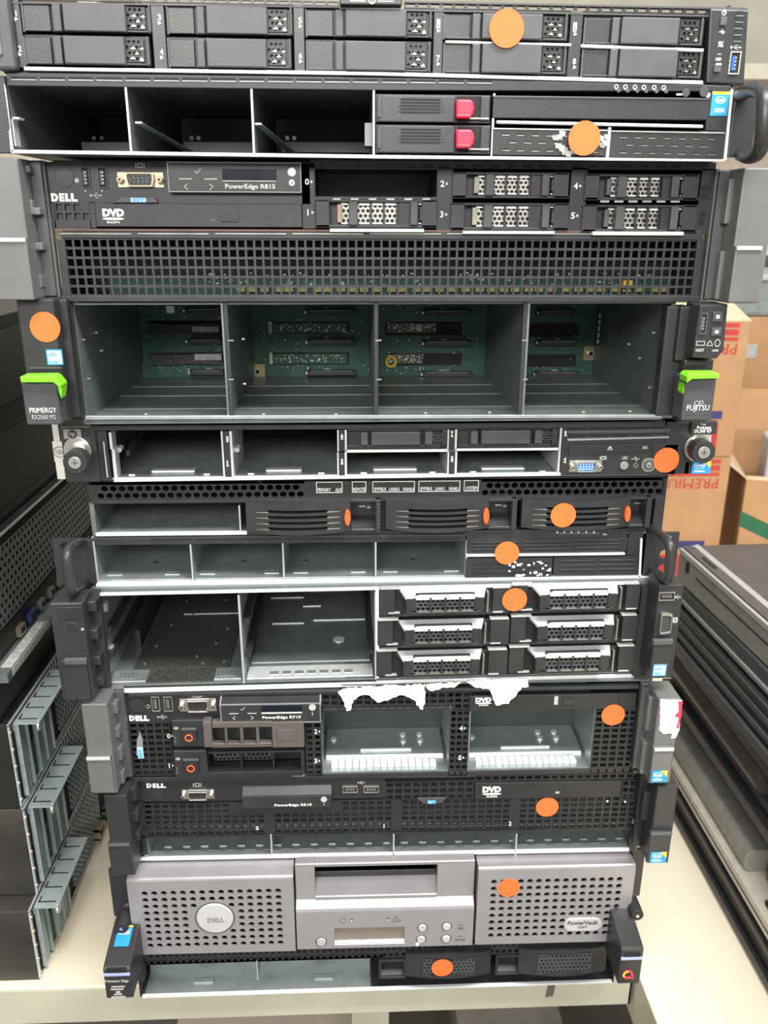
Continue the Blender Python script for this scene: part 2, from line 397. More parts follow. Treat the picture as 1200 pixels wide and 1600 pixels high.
def divider(D, px, p0, p1, depth=150, t=1.2, m=GALV, d0=0, name='bay_divider', lip=True):
    x, z0 = D.q(px, p1, d0); z1 = D.q(px, p0, d0)[1]
    r = MB().box(x-t/2, d0+.6, z0, x+t/2, d0+depth, z1).build(name, m, D.root)
    if lip: MB().box(x-t/2, d0-.2, z0, x+t/2, d0+1, z1).build('divider_edge', EDGE, r)
    return r
def inner_plate(D, x0, y0, z0, x1, y1, z1, name, m, bevel=0, label=None):
    return MB().box(x0, y0, z0, x1, y1, z1).build(name, m, D.root, bevel, label)
def bay_back(D, x0, z0, x1, z1, y, m=MATTE): return inner_plate(D, x0, y, z0, x1, y+2, z1, 'bay_back_wall', m)

# ============================================================ 12  bottom 1U server with drooping end blocks
D = Dev('rack_server', 'low black server at the very bottom of the stack, lavender strips on its end blocks', 'server', (-1.5, -3, -2.6), group=G)
H = 50.0
D.shell(-HW+2, HW-2, H, BLKST, inner=None)
MB().box(-HW+6, 3, 1.8, -8, 300, 2.4).build('bay_floor', GALV, D.root)
MB().box(-HW+4, 0, .2, HW-4, 3, 2.6).build('front_rim', LIP, D.root, .3)
m = MB(); D.perf(m, 225, 1478, 956, 1497, 74, 2, .66, .6, 6, 0, 1.2, stag=True)
m.build('hex_vent', BLKST, D.root)
D.one('front_frame', BLKST, (215, 1497, 598, 1502), 0, 6)
D.one('side_post', BLKST, (213, 1480, 222, 1535), 0, 10)
divider(D, 403, 1501, 1530, 120)
MB().box(-HW+6, 26, 2.4, -8, 28, 40).build('bay_back_wall', GALVD, D.root)
for px in (315, 505):
    x, z = D.q(px, 1521, 8); MB().box(x-9, 12, 2.2, x+9, 17, 4.0).build('floor_clip', GALV, D.root, .5)
for (a, b2, c, e) in ((592, 1499, 634, 1528), (774, 1492, 812, 1522)):
    x0, z0, x1, z1 = D.rect(a, b2, c, e, -1)
    fr = MB().frame(x0, z0, x1, z1, 2.2, -2, 4).build('pull_recess', BLK2, D.root, .4)
    MB().box(x0+2, 14, z0+2, x1-2, 15, z1-2).prismx([(0, z0+2), (14, z0+2), (14, z0+9)], x0+2, x1-2).build('recess_floor', BLK, fr)
for (a, c, tp, bt) in ((634, 768, 1490, 1530), (812, 950, 1483, 1526)):
    # bowed carrier: front arcs forward and overhangs the table edge
    x0, zc0, x1, zc1 = D.rect(a, tp, c, bt, -8); n = 10; W = x1-x0
    fill = lambda i, j: (j in (0,) and (i < 4 or i > 19)) or i < 3 or i > 20
    mb = MB()
    for k in range(n):
        u0, u1 = k/n, (k+1)/n; ya, yb = -3-7*math.sin(math.pi*u0), -3-7*math.sin(math.pi*u1)
        za, zb2 = zc1+3*math.sin(math.pi*u0)-3, zc1+3*math.sin(math.pi*u1)-3
        xa, xb = x0+W*u0, x0+W*u1
        for (lo, hi) in ((lambda q: zc0, lambda q: zc0+5+0*q), (lambda q: 0, lambda q: 0)):
            break
        zla, zlb = zc0+2.5*math.sin(math.pi*u0), zc0+2.5*math.sin(math.pi*u1)
        t0, t1 = (zla+4), (zlb+4)
        def slab(z00, z01, z10, z11):
            mb.add([(xa, ya, z00), (xb, yb, z01), (xb, yb+9, z01), (xa, ya+9, z00), (xa, ya, z10), (xb, yb, z11), (xb, yb+9, z11), (xa, ya+9, z10)],
                   [(0,1,5,4),(1,2,6,5),(2,3,7,6),(3,0,4,7),(4,5,6,7),(3,2,1,0)])
        if u0 < .17 or u0 > .75: slab(zla, zlb, za, zb2)
        else: slab(zla, zlb, t0, t1); slab(za-4, zb2-4, za, zb2)
    cr = mb.build('drive_carrier', BLK2, D.root)
    h = MB().perf(x0+W*.2, zc0+5, x0+W*.8, zc1-6, 13, 5, W*.6/13*.62, (zc1-zc0-11)/5*.7, 6, -8.5, 1, stag=True, rot=30)
    h.build('hex_vent', CHAR, cr)
    MB().box(x0, 3, zc0+3, x1, 5, zc1-1).build('carrier_body', BLK, cr)
    bb = MB()
    for k in range(14): bb.box(x0+W*(.22+.04*k), -5, zc0+8+random.random()*12, x0+W*(.235+.04*k), -4, zc0+10+random.random()*12)
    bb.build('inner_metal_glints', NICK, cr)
D.sticker(691, 1512, -10.5)
# end blocks
def end_block(D, a, c, tback, tfront, bot, side):
    zt = D.q((a+c)/2, tfront, -48)[1]; zb = D.q((a+c)/2, bot, -48)[1]
    x0 = D.q(a, (tfront+bot)/2, -48)[0]; x1 = D.q(c, (tfront+bot)/2, -48)[0]
    r = MB().prismx([(-48, zb), (-2, zb), (2, zb+6), (2, zt+8), (-6, zt+9), (-46, zt), (-48, zt-2)], x0, x1).build('end_block', BLK2, D.root, 1.2)
    zl1 = D.q((a+c)/2, 1521 if side < 0 else 1496, -48.5)[1]
    MB().box(x0+.4, -49, zl1-2.6, x1-.4, -46, zl1).build('indicator_strip', LAV, r, .3, label='lavender strip')
    MB().box(x0+3, -48.6, zl1+1, x1-3, -47, zl1+5).build('finger_slot', MATTE, r)
    return r, x0, x1, zt, zb
r, x0, x1, zt, zb = end_block(D, 163, 206, 1459, 1513, 1560, -1)
for k, (t, a, b2, c, e) in enumerate((('ThinkServer Edge', 163, 1532, 201, 1536.5), ('INT 1023-917', 172, 1541, 194, 1543.5), ('TYPE 70', 173, 1544.5, 193, 1547), ('MADE FOR RACK', 172, 1555, 196, 1557.5), ('CAUTION HOT', 174, 1551.5, 194, 1554))):
    pass
D.text('Primestor Edge', 164, 1531, 201, 1536, -48.2, GRYP, parent=r)
for (a, b2, c, e) in ((174, 1541, 195, 1543), (173, 1545, 193, 1547), (181, 1549, 188, 1552), (178, 1553, 191, 1555), (174, 1557, 196, 1559)):
    D.one('printed_line', GRYP, (a, b2, c, e), -48.25, -48, r)
zz = zt+8.4
ib = MB().prismx([(-30, zt+4.2), (-12, zt+8), (-12, zt+8.4), (-30, zt+4.6)], x0+5, x1-5).build('badge', BLU, r, label='blue processor sticker')
MB().prismx([(-13.5, zt+8.2), (-12, zt+8.5), (-12, zt+8.7), (-13.5, zt+8.4)], x0+5, x1-5).build('badge_corner', YEL, ib)
mm_ = MB()
vs, fs = text_mesh('intel', .02); X = [v[0] for v in vs]; Y = [v[1] for v in vs]; kx = (x1-x0-14)/(max(X)-min(X)); ky = 5/(max(Y)-min(Y))
mm_.add([(x0+7+(v[0]-min(X))*kx, -20+(v[1]-min(Y))*ky, zt+4.8+( -20+(v[1]-min(Y))*ky+30)*.211 + (.15 if v[2] > 0 else 0)) for v in vs], fs); mm_.build('lettering', WHT, ib)
r, x0, x1, zt, zb = end_block(D, 968, 1003, 1440, 1482, 1537, 1)
x, z = D.q(981, 1523, -49); MB().cring(x, z, 4.6, 1.8, -49.2, -48.4, 28).box(x+3, -49.2, z-4.6, x+5, -48.4, z-1).build('round_emblem', PINK, r, label='red and orange ring emblem')
MB().line([(x+3.7*math.cos(math.radians(90+20*i)), z+3.7*math.sin(math.radians(90+20*i))) for i in range(7)], 1.8, -49.5, -49.1).build('emblem_highlight', YEL, r)

# ============================================================ 11  silver tape autoloader
D = Dev('tape_autoloader', 'silver grey tape autoloader with round-holed bezels and a small tan display', 'tape drive', (2, 2, 48.6), yaw=-.006, group=G)
H = 97.0
D.shell(-HW, HW, H-4, BLKST)
dF = -16
zT = H-1.5; 
def bezel(D, a, c, t, b2, name, badge=True):
    x0, z0, x1, z1 = D.rect(a, t, c, b2, dF)
    return x0, max(z0, .8), x1, z1
x0, z0, x1, z1 = bezel(D, 204, 460, 1376, 1489, 'l')
def pv_bezel(x0, z0, x1, z1, nx, nz, skip):
    mb = MB(); mx, mt, mbm = 9, 9, 6
    hx0, hx1, hz0, hz1 = x0+mx+1, x1-mx, z0+mbm, z1-mt
    mb.perf(hx0, hz0, hx1, hz1, nx, nz, 5.4, 5.4, 12, dF, 2.2, fill=skip)
    mb.box(x0, dF, z0, hx0, dF+2.2, z1).box(hx1, dF, z0, x1, dF+2.2, z1).box(hx0, dF, z0, hx1, dF+2.2, hz0).box(hx0, dF, hz1, hx1, dF+2.2, z1)
    b = mb.build('bezel', PV, D.root)
    # rounded top edge sloping back
    pr = [(dF, z1), (dF+.6, z1+1.6), (dF+2, z1+2.6), (0, zT), (6, zT), (6, zT-2), (dF+2.2, z1-.2)]
    MB().prismx(pr, x0, x1).build('bezel_top', PV, b, .3, smooth=False)
    MB().box(x0, dF+.3, z0, x0+2, 6, z1).box(x1-2, dF+.3, z0, x1, 6, z1).box(x0, dF+.3, z0, x1, 0, z0+1.6).build('bezel_side', PV, b)
    MB().box(x0+2, dF+8, z0+2, x1-2, dF+9, z1).build('dark_backing', BLK, b)
    return b
ncol, nrow = 15, 9
bl = pv_bezel(x0, z0, x1, z1, ncol, nrow, lambda i, j: abs(i-7) <= (2 if j in (2, 6) else 2 if 2 < j < 6 else -1) and 2 <= j <= 6 and not (j in (2, 6) and abs(i-7) > 1))
cx, cz = D.q(336, 1434, dF)
MB().cyl(cx, cz, 15.5, dF-1.4, dF+1, 40, 16.5).build('round_badge', PVL, bl, .5)
MB().cring(cx, cz, 17.2, 1.0, dF-.3, dF+.5, 40).build('badge_groove', EARD, bl)
D.text('DELL', 324, 1434, 351, 1441, dF-1.6, PV, parent=bl, name='logo_lettering', bold=.05)
x0, z0, x1, z1 = bezel(D, 745, 986, 1358, 1473, 'r')
br = pv_bezel(x0, z0, x1, z1, 15, 9, lambda i, j: (9 <= i <= 12 and 1 <= j <= 2) or (i == 13 and j == 2 and False))
px0, pz0, px1, pz1 = D.rect(881, 1434, 940, 1453, dF)
rr = (pz1-pz0)/2; pl = [(px0+rr+rr*math.cos(math.radians(90+180*i/10)), (pz0+pz1)/2+rr*math.sin(math.radians(90+180*i/10))) for i in range(11)] + [(px1-rr+rr*math.cos(math.radians(-90+180*i/10)), (pz0+pz1)/2+rr*math.sin(math.radians(-90+180*i/10))) for i in range(11)]
nb = MB().prism(pl, dF-1.3, dF+1).build('name_badge', PVL, br, .4)
D.text('PowerVault', 887, 1439, 934, 1445, dF-1.5, DKP, parent=nb, bold=.03); D.text('124T', 903, 1447, 918, 1450.5, dF-1.5, DKP, parent=nb)
D.sticker(795, 1387, dF-.1)
# centre panel
x0, z0, x1, z1 = D.rect(462, 1350, 741, 1480, dF); z0 = max(z0, .8); z1 = zT
zb = D.q(600, 1410, dF)[1]       # shelf line between upper and lower fascia
sx0, sz0, sx1, sz1 = D.rect(492, 1353, 683, 1399, dF+6); z1 = D.q(600, 1347.5, dF+6)[1]
cpn = MB()
cpn.box(x0, dF+6, zb, sx0, -2, z1).box(sx1, dF+6, zb, x1, -2, z1).box(sx0, dF+6, sz1, sx1, -2, z1).box(sx0, dF+6, zb-2, sx1, 2, sz0)
cp_o = cpn.build('centre_fascia', PV, D.root, .5)
MB().prismx([(dF+7, sz0), (-1, sz0+13), (6, sz0+13), (6, sz0)], sx0, sx1).build('slot_ramp', mat('slot_grey_plastic', (.13, .125, .13), .45), cp_o)
MB().box(sx0-1, dF+9, sz0, sx0, 26, sz1).box(sx1, dF+9, sz0, sx1+1, 26, sz1).build('slot_sides', BLK2, cp_o)
MB().box(sx0, 26, sz0, sx1, 27, sz1).build('slot_door', BLK2, cp_o)
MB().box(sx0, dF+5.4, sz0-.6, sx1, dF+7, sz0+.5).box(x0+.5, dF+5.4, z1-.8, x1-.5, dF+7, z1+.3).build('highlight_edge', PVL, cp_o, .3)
# lower fascia with rounded shoulder, opening for the display
dx0, dz0, dx1, dz1 = D.rect(523, 1449, 632, 1474, dF)
zs = zb-9
lf = MB().box(x0, dF, z0, dx0, 2, zs).box(dx1, dF, z0, x1, 2, zs).box(dx0, dF, dz1, dx1, 2, zs).box(dx0, dF, z0, dx1, 2, dz0)
lf.prismx([(dF, zs), (dF+.8, zs+2.5), (dF+3, zs+4.5), (dF+8, zb), (2, zb), (2, zs)], x0, x1)
lfo = lf.build('control_fascia', PV, cp_o)
MB().box(dx0, dF+3, dz0, dx1, dF+4, dz1).build('display', LCDT, lfo)
MB().prismx([(dF-.4, dz0-.6), (dF+3, dz0+1.2), (dF+3, dz0-.6)], dx0, dx1).build('display_sill', PVL, lfo)
for (px, py, r_) in ((502, 1471, 4.2), (660, 1449, 3.9), (658, 1467, 3.9), (698, 1447, 3.9), (697, 1466, 3.9)):
    cx, cz = D.q(px, py, dF)
    bt = MB().cyl(cx, cz, r_-.6, dF-1.6, dF+1, 28, r_).build('push_button', PVL, lfo, .4)
    MB().cring(cx, cz, r_+.9, .9, dF-.2, dF+.3, 28).build('button_ring', DKP, bt)
x, z = D.q(660, 1448.5, dF-1.8); MB().line([(x-1.6, z-.9), (x, z+.7), (x+1.6, z-.9)], .4, dF-1.9, dF-1.6).build('up_arrow', PV, lfo)
x, z = D.q(658, 1467, dF-1.8); MB().line([(x-1.6, z+.7), (x, z-.9), (x+1.6, z+.7)], .4, dF-1.9, dF-1.6).build('down_arrow', PV, lfo)
x, z = D.q(502, 1471, dF-1.8); MB().cring(x, z, 2.2, .35, dF-1.9, dF-1.6).build('power_ring', PV, lfo)
for px, py in ((549, 1437.5), (606, 1436)):
    x, z = D.q(px, py, dF); MB().cyl(x, z, 1.7, dF-.2, dF+.3, 16).build('indicator_hole', DKP, lfo); MB().cyl(x, z-.8, 1.0, dF-.35, dF, 14).build('indicator_lens', PVL, lfo)
x, z = D.q(536, 1438, dF-.1); MB().cring(x, z, 2.9, .45, dF-.25, dF-.02).build('ring_icon', DKP, lfo)
x, z = D.q(619.5, 1436, dF-.1); MB().line([(x-3.6, z-2.4), (x+3.6, z-2.4), (x, z+3.1), (x-3.6, z-2.4)], .45, dF-.25, dF-.02).box(x-.2, dF-.25, z-1.4, x+.2, dF-.02, z+1.2).build('warning_icon', DKP, lfo)
D.text('ESC', 716, 1449, 725, 1452, dF-.2, DKP, parent=lfo); D.text('ENTER', 711, 1467, 727, 1470, dF-.2, DKP, parent=lfo)
x, z = D.q(720, 1445, dF-.1); MB().box(x-2.5, dF-.25, z-.3, x+2.5, dF, z+.3).build('key_icon', DKP, lfo); x, z = D.q(719, 1463, dF-.1); MB().box(x-2.5, dF-.25, z-.3, x+2.5, dF, z+.3).build('key_icon', DKP, lfo)
x, z = D.q(652, 1476, dF-1); MB().cyl(x, z, 1.5, dF-1.2, dF, 9).line([(x, z), (x+3, z+3)], 1.2, dF-1, dF).build('paper_scrap', CPAP, lfo)
# rear-mounted rack brackets with thumbscrews
for (a, c, t, b2, kx, ky, sx, sy) in ((172, 201, 1362, 1436, 191, 1444, 195, 1429), (984, 1006, 1330, 1404, 994, 1424, 992, 1412)):
    x0, z0, x1, z1 = D.rect(a, t, c, b2, 0)
    br_ = MB().box(x0, 3, max(z0, 1), x1, 6, min(z1, 97)).build('rack_bracket', BLK2, D.root, .5)
    xk, zk = D.q(kx, ky, -22); xs, zs_ = D.q(sx, sy, -8)
    k = MB().tube([(xs, 0, zs_), (xk, -10, (zs_*2+zk)/3), ], 4.2, 16).build('thumbscrew_collar', SCR, br_, smooth=True)
    MB().tube([(xk, -8, (zs_+2*zk)/3+1), (xk, -26, zk-1)], 5.6, 20).build('thumbscrew', RUB, br_, .8)
    MB().cyl(xk, zk-1, 1.5, -26.6, -26, 12).build('screw_tip', SCR, br_)

# ============================================================ 10  2U server, wide grille over four short bays
D = Dev('rack_server', 'black server resting on the silver tape autoloader, with a row of shallow open bays', 'server', (6, 2, 146.3), yaw=-.009, group=G)
H = 82.0
D.shell(-HW+2, HW-6, H, GALVD)
MB().box(-HW+4, 2, 1.7, HW-8, 300, 2.3).build('bay_floor', GALV, D.root)
MB().box(-HW+4, 0, 0.2, HW-9, 2, 3.6).build('front_rim', LIP, D.root, .3)
fp = MB(); 
D.perf(fp, 226, 1250, 992, 1300, 58, 6, .72, .68, 4, 0, 1.4, fill=lambda i, j: (j >= 5 and (11 <= i <= 22)) or (j == 4 and 11 <= i <= 21) or (i > 33 and j == 0 and i in (29, 43)) or (j >= 4 and i in (10, 22)) or i in (14, 29, 43))
D.bx(fp, 206, 1303, 1000, 1298.5, 0, 3)
fp.build('lower_grille', BLK, D.root, label='black grille of small square holes')
fp = MB(); D.perf(fp, 602, 1221, 740, 1250, 10, 3, .72, .68, 4, 0, 1.4); D.perf(fp, 742, 1210, 990, 1219, 19, 1, .72, .6, 4, 0, 1.4); D.perf(fp, 972, 1219, 992, 1250, 2, 3, .7, .68, 4, 0, 1.4)
fp.build('upper_grille', BLK, D.root)
D.one('control_panel', BLK, (206, 1217, 602, 1250), 0, 3, bevel=.3)
D.one('top_lip', BLK2, (206, 1211, 742, 1217), -1, 3, bevel=.3)
D.one('side_post', BLKST, (210, 1250, 227, 1336), 0, 6); D.one('side_post', BLKST, (990, 1208, 1001, 1330), 0, 6)
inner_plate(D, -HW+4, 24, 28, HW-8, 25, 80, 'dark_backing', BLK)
D.bxs([(236+i*13.1, 1285, 242+i*13.1, 1293) for i in range(57)], 12, 14).build('drive_backplane_parts', GALVD, D.root)
for i, px in enumerate((425, 615, 805)): divider(D, px, 1303, 1340, 150)
D.one('bay_side', GALV, (224, 1303, 231, 1340), .5, 150); D.one('bay_side', GALV, (990, 1295, 996, 1330), .5, 150)
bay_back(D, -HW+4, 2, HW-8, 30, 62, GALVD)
tk = MB()
for i in range(26): tk.box(-205+i*16, 9, 2.3, -196+i*16, 9.8, 2.7)
tk.build('floor_slots', GALVD, D.root); tk = MB()
for i in range(26): tk.box(-196+i*16, 14, 2.3, -190+i*16, 14.7, 3.2)
tk.build('floor_ridges', GALV, D.root)
for px in (270, 505, 547, 648, 757, 790, 873, 960):
    x = D.q(px, 1314, 30)[0]; MB().box(x-1.5, 40, 2.3, x+1.5, 43, 2.8).build('floor_hole', MATTE, D.root)
D.dell(229, 1224, 259, 1231)
x, z = D.q(247, 1241, -.2); MB().cyl(x, z, 5.5, -.6, 0, 28).build('power_button', BLK2, D.root, .2)
D.monitor(302, 1224, 314, 1229); D.vga(294, 1234, 325, 1247)
r = D.one('display_panel', BLK2, (378, 1244, 518, 1262), -6, 0, bevel=.6)
MB().prismx([(-6, D.q(450, 1243, -6)[1]), (-5.4, D.q(450, 1243, -6)[1]+.6), (0, D.q(450, 1227, 0)[1]), (0, D.q(450, 1243, -6)[1]-2)], D.q(378, 1244, -6)[0], D.q(518, 1244, -6)[0]).build('panel_top', BLK2, r, .3)
D.text('PowerEdge R510', 429, 1256, 487, 1260.5, -6.2, parent=r, bold=.02)
x, z = D.q(506, 1249, -6.2); MB().cyl(x, z, 2.6, -6.6, -6, 20).build('round_button', PVL, r); D.text('i', 505.4, 1254.5, 507, 1258.5, -6.2, parent=r, bold=.0)
D.usb(535, 1228, 559, 1238); D.usb(568, 1228, 592, 1238); usbicon(D, 560, 1221, 568, 1225)
r = D.poly1('pull_tag_slot', CHAR, [(652, 1248), (697, 1247), (690, 1255), (661, 1256)], -2, 0, bevel=.3)
D.one('pull_tag', BLU, (668, 1251, 681, 1256), -2.4, -1.9, r, label='small blue tag'); D.text('EST', 669, 1251.5, 680, 1255.5, -2.5, BLUP, parent=r)
r = D.one('optical_drive', BLK, (742, 1222, 971, 1247), -1, 3, bevel=.5)
D.dvd(754, 1229, 783, 1246, -1.2, r); D.one('eject_button', BLK2, (882, 1234, 899, 1237), -1.8, -.9, r, .2); D.one('activity_light', GRYP, (868, 1237, 874, 1240), -1.2, -.9, r)
for t, px, py in (('0', 402, 1294), ('1', 600, 1290.5), ('2', 797, 1287), ('3', 990, 1283.5)): D.text(t, px-2.2, py-3, px+2.2, py+3, bold=.01)
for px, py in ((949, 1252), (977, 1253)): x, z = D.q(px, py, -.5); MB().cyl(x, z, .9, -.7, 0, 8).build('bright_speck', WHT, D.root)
D.sticker(855, 1261)
tab_ear(D, (166, 1243), (174, 1368), (201, 1243), (208, 1368), (207, 1235), (222, 1350), [(201, 1229, 213, 1250), (204, 1268, 216, 1282), (208, 1300, 219, 1312)], (171, 1317, 206, 1367), m=BLK2, dk=BLK)
r, lo = tab_ear(D, (1064, 1228), (1041, 1349), (1027, 1228), (1012, 1349), (1000, 1228), (995, 1340), [(1003, 1235, 1014, 1280)], (1013, 1300, 1047, 1348), m=BLK2, dk=BLK)
D.intel(1016, 1331, 1041, 1348, -29.4, lo)

# ============================================================ 9  2U server with two open bays and torn label
D = Dev('rack_server', 'black server with torn white paper along its top and two wide open bays', 'server', (3, 0, 228.5), yaw=-.004, group=G)
H = 90.0
D.shell(-HW+4, HW-4, H, GALVD)
D.one('top_lip', BLKST, (200, 1078, 998, 1083), -2, 3, bevel=.4)
D.one('bottom_lip', BLKST, (206, 1208, 990, 1215), 0, 3, bevel=.3)
D.one('control_panel', BLK, (197, 1083, 345, 1128), 0, 3); D.one('panel_middle', BLK, (345, 1083, 503, 1128), 0, 3)
g = MB(); D.perf(g, 206, 1129, 269, 1212, 5, 9, .72, .66, 4, 0, 1.4); g.build('side_grille', BLK, D.root)
g = MB(); D.perf(g, 478, 1129, 503, 1212, 2, 9, .62, .62, 4, 0, 1.4); g.build('middle_grille', BLK, D.root)
g = MB(); D.perf(g, 503, 1083, 735, 1110, 18, 3, .72, .66, 4, 0, 1.4); g.build('upper_grille', BLK, D.root)
g = MB(); D.perf(g, 702, 1110, 732, 1212, 3, 11, .72, .66, 4, 0, 1.4); g.build('middle_grille', BLK, D.root)
g = MB(); D.perf(g, 926, 1110, 992, 1208, 5, 11, .72, .66, 4, 0, 1.4); g.build('side_grille', BLK, D.root)
D.one('panel_edge', BLK, (966, 1083, 994, 1110), 0, 3); D.one('panel_edge', BLK, (196, 1128, 207, 1212), 0, 3); D.one('panel_edge', BLK, (988, 1105, 994, 1208), 0, 3)
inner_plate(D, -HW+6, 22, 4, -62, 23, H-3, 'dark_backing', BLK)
x0 = D.q(503, 1160, 0)[0]; x1 = D.q(702, 1160, 0)[0]; x2 = D.q(734, 1160, 0)[0]; x3 = D.q(925, 1160, 0)[0]
zb0 = D.q(600, 1208, 0)[1]; zt0 = D.q(600, 1111, 0)[1]
for k, (xa, xb) in enumerate(((x0, x1), (x2, x3))):
    b = MB().box(xa-1, 1, zb0, xa, 150, zt0+3).box(xb, 1, zb0, xb+1, 150, zt0+3).box(xa, 1.5, zb0, xb, 150, zb0+1).build('open_bay', GALV, D.root, label='bare steel drive bay')
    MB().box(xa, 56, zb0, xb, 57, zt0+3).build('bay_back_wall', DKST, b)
    MB().box(xa, 1.5, zt0+1, xb, 96, zt0+2).build('bay_ceiling', GALVD, b)
    MB().prismx([(17, zb0+1), (19, zb0+5), (56, zb0+7), (56, zb0+1)], xa+2, xb-2).build('raised_shelf', GALV, b, .8)
    sp = MB(); n = 15
    for i in range(n):
        u0 = xa+7+(xb-xa-16)*i/n; u1 = xa+7+(xb-xa-16)*(i+.92)/n; sp.box(u0, 6, zb0+1, u1, 15, zb0+4)
    sp.build('spring_fingers', LIP, b, .6, label='row of bright spring fingers')
    MB().box(xa+(xb-xa)*.30, 23, zb0+5, xa+(xb-xa)*.72, 26, zb0+7.2).build('embossed_rib', GALVB, b, .8)
    for u in (.08, .66, .80):
        for yy in ((36, 45) if u > .1 else (40,)): zz_ = zb0+6; x_ = xa+(xb-xa)*u; MB().add([(x_+2.6*math.cos(a*math.pi/8), yy+2.6*math.sin(a*math.pi/8), zb0+5.6+h_) for h_ in (0, 2.2) for a in range(16)], [tuple(range(16)), tuple(range(31, 15, -1))]+[(i, (i+1) % 16, 16+(i+1) % 16, 16+i) for i in range(16)]).build('stud', GALVB, b)
    for u in (.2, .8): x_ = xa+(xb-xa)*u; MB().cyl(x_, zt0-12, 2, 54.5, 56, 14).build('rivet', GALVB, b)
x, z = D.q(215, 1102, -.2); MB().cyl(x, z, 6.6, -.5, 0, 32).build('power_button', BLK2, D.root, .3); MB().cring(x, z, 7.4, .7, -.3, 0, 32).build('button_ring', MATTE, D.root)
x, z = D.q(231, 1104, -.2); MB().cring(x, z, 1.6, .4, -.3, 0, 12).build('indicator', GRYP, D.root)
D.dell(202, 1118, 233, 1126.5)
D.usb(237, 1088, 250, 1111); D.usb(256, 1088, 270, 1111); usbicon(D, 247, 1118, 259, 1123)
D.monitor(302, 1085, 314, 1090); D.vga(292, 1092, 327, 1110)
r = D.one('display_panel', BLK2, (344, 1101, 501, 1130), -9, 0, bevel=.6)
zt_ = D.q(420, 1100, -9)[1]; xl, xr = D.q(344, 1110, -9)[0], D.q(501, 1110, -9)[0]
MB().prismx([(-9, zt_), (0, D.q(420, 1085, 0)[1]), (0, zt_-3), (-8, zt_-3)], xl+1, xr-1).build('panel_top', BLK2, r, .3)
MB().frame(xl, D.q(420, 1129.5, -9)[1], xr, zt_+.4, .7, -9.5, -8.6).build('silver_outline', PV, r)
MB().prismx([(-9.4, zt_), (0, D.q(420, 1084, 0)[1]), (0, zt_-3), (-9, zt_-3)], xl-.4, xl+.8).prismx([(-9.4, zt_), (0, D.q(420, 1084, 0)[1]), (0, zt_-3), (-9, zt_-3)], xr-.8, xr+.4).build('silver_outline', PV, r)
D.text('PowerEdge R710', 410, 1118.5, 470, 1124, -9.3, parent=r, bold=.012)
D.one('lcd', LCD, (408, 1103, 472, 1114), -9.5, -9, r); D.one('lcd_sill', PVL, (408, 1113.5, 472, 1115.5), -10.2, -9, r, .3)
def keys(D, r, cx, cy, d, k=1.0):
    a = D.q(cx, cy, d); u = 1.0*k
    MB().line([(a[0]-1.8*u, a[1]+.2), (a[0]-.6*u, a[1]-1.2*u), (a[0]+2.2*u, a[1]+2*u)], .5*k, d-.2, d).build('check_icon', GRYP, r)
    b_ = [(-8, 1), (8, -1)]
    for sx, s_ in b_:
        x_, z_ = a[0]+sx*u, a[1]-9*u
        MB().line([(x_+s_*1.2*u, z_+1.8*u), (x_-s_*1.2*u, z_), (x_+s_*1.2*u, z_-1.8*u)], .55*k, d-.2, d).build('arrow_icon', GRYP, r)
        MB().box(x_-4*u, d-.3, z_+4.2*u, x_+4*u, d, z_+5*u).build('key_line', GRYP, r)
keys(D, r, 379, 1108, -9.3, .9)
x, z = D.q(488, 1105, -9.3); MB().cyl(x, z, 2.8, -9.8, -9, 20).build('round_button', PVL, r); D.text('i', 487.4, 1112.5, 489, 1117.5, -9.3, parent=r, bold=.0)
# carriers
def ring_carrier(D, a, t, c, b2, cap):
    r = D.one('drive_carrier', BLK2, (a, t, 329 if cap else 324, b2), -5, 12, bevel=.8)
    bt = D.one('release_button', BLK, (a+15, t+13, a+38, t+37), -7.5, -4, r, .8)
    x, z = D.q(a+26, t+28, -7.6); MB().cring(x, z, 3.2, .8, -8, -7.4, 24).build('orange_ring', ORG, bt, label='orange ring on the release button')
    D.one('button_lip', CHAR2, (a+14, t+13, a+38, t+17), -8.2, -7, r, .4)
    x, z = D.q(a+6, t+13, -5.2); MB().box(x-2, -5.3, z-.5, x+2, -5, z+.5).box(x-.5, -5.3, z-1.5, x+.5, -5, z+1.5).build('power_mark', GRYP, r)
    D.bxs([(a+3, t+26, a+6, t+30), (a+3, t+32, a+6, t+36)], -5.2, -5).build('symbols', DKP, r)
    return r
r = ring_carrier(D, 269, 1125, 475, 1167, True)
fr = MB(); xs = [331, 351, 355, 375, 380, 400, 405, 425]
D.bx(fr, 318, 1128, 331, 1168, -10, -2); D.bx(fr, 351, 1134, 355, 1163, -10, -6); D.bx(fr, 375, 1134, 380, 1163, -10, -6); D.bx(fr, 400, 1134, 405, 1163, -10, -6)
D.bx(fr, 425, 1128, 475, 1168, -10, -2); D.bx(fr, 331, 1128, 425, 1137, -10, -4); D.bx(fr, 331, 1162, 425, 1168, -10, -4)
fo = fr.build('carrier_handle', BRN, r, .5, label='bronze grey handle frame'); D.one('handle_inset', BRN, (433, 1140, 462, 1158), -10.6, -9.8, fo, .3)
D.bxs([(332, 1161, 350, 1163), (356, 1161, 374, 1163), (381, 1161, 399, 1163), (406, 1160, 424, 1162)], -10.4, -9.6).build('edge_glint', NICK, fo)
inner_plate(D, *D.q(330, 1168, 2)[:1], 4, D.q(330, 1168, 2)[1], D.q(476, 1168, 2)[0], 6, D.q(330, 1128, 2)[1], 'carrier_back', MATTE)
r = ring_carrier(D, 272, 1173, 475, 1214, False)
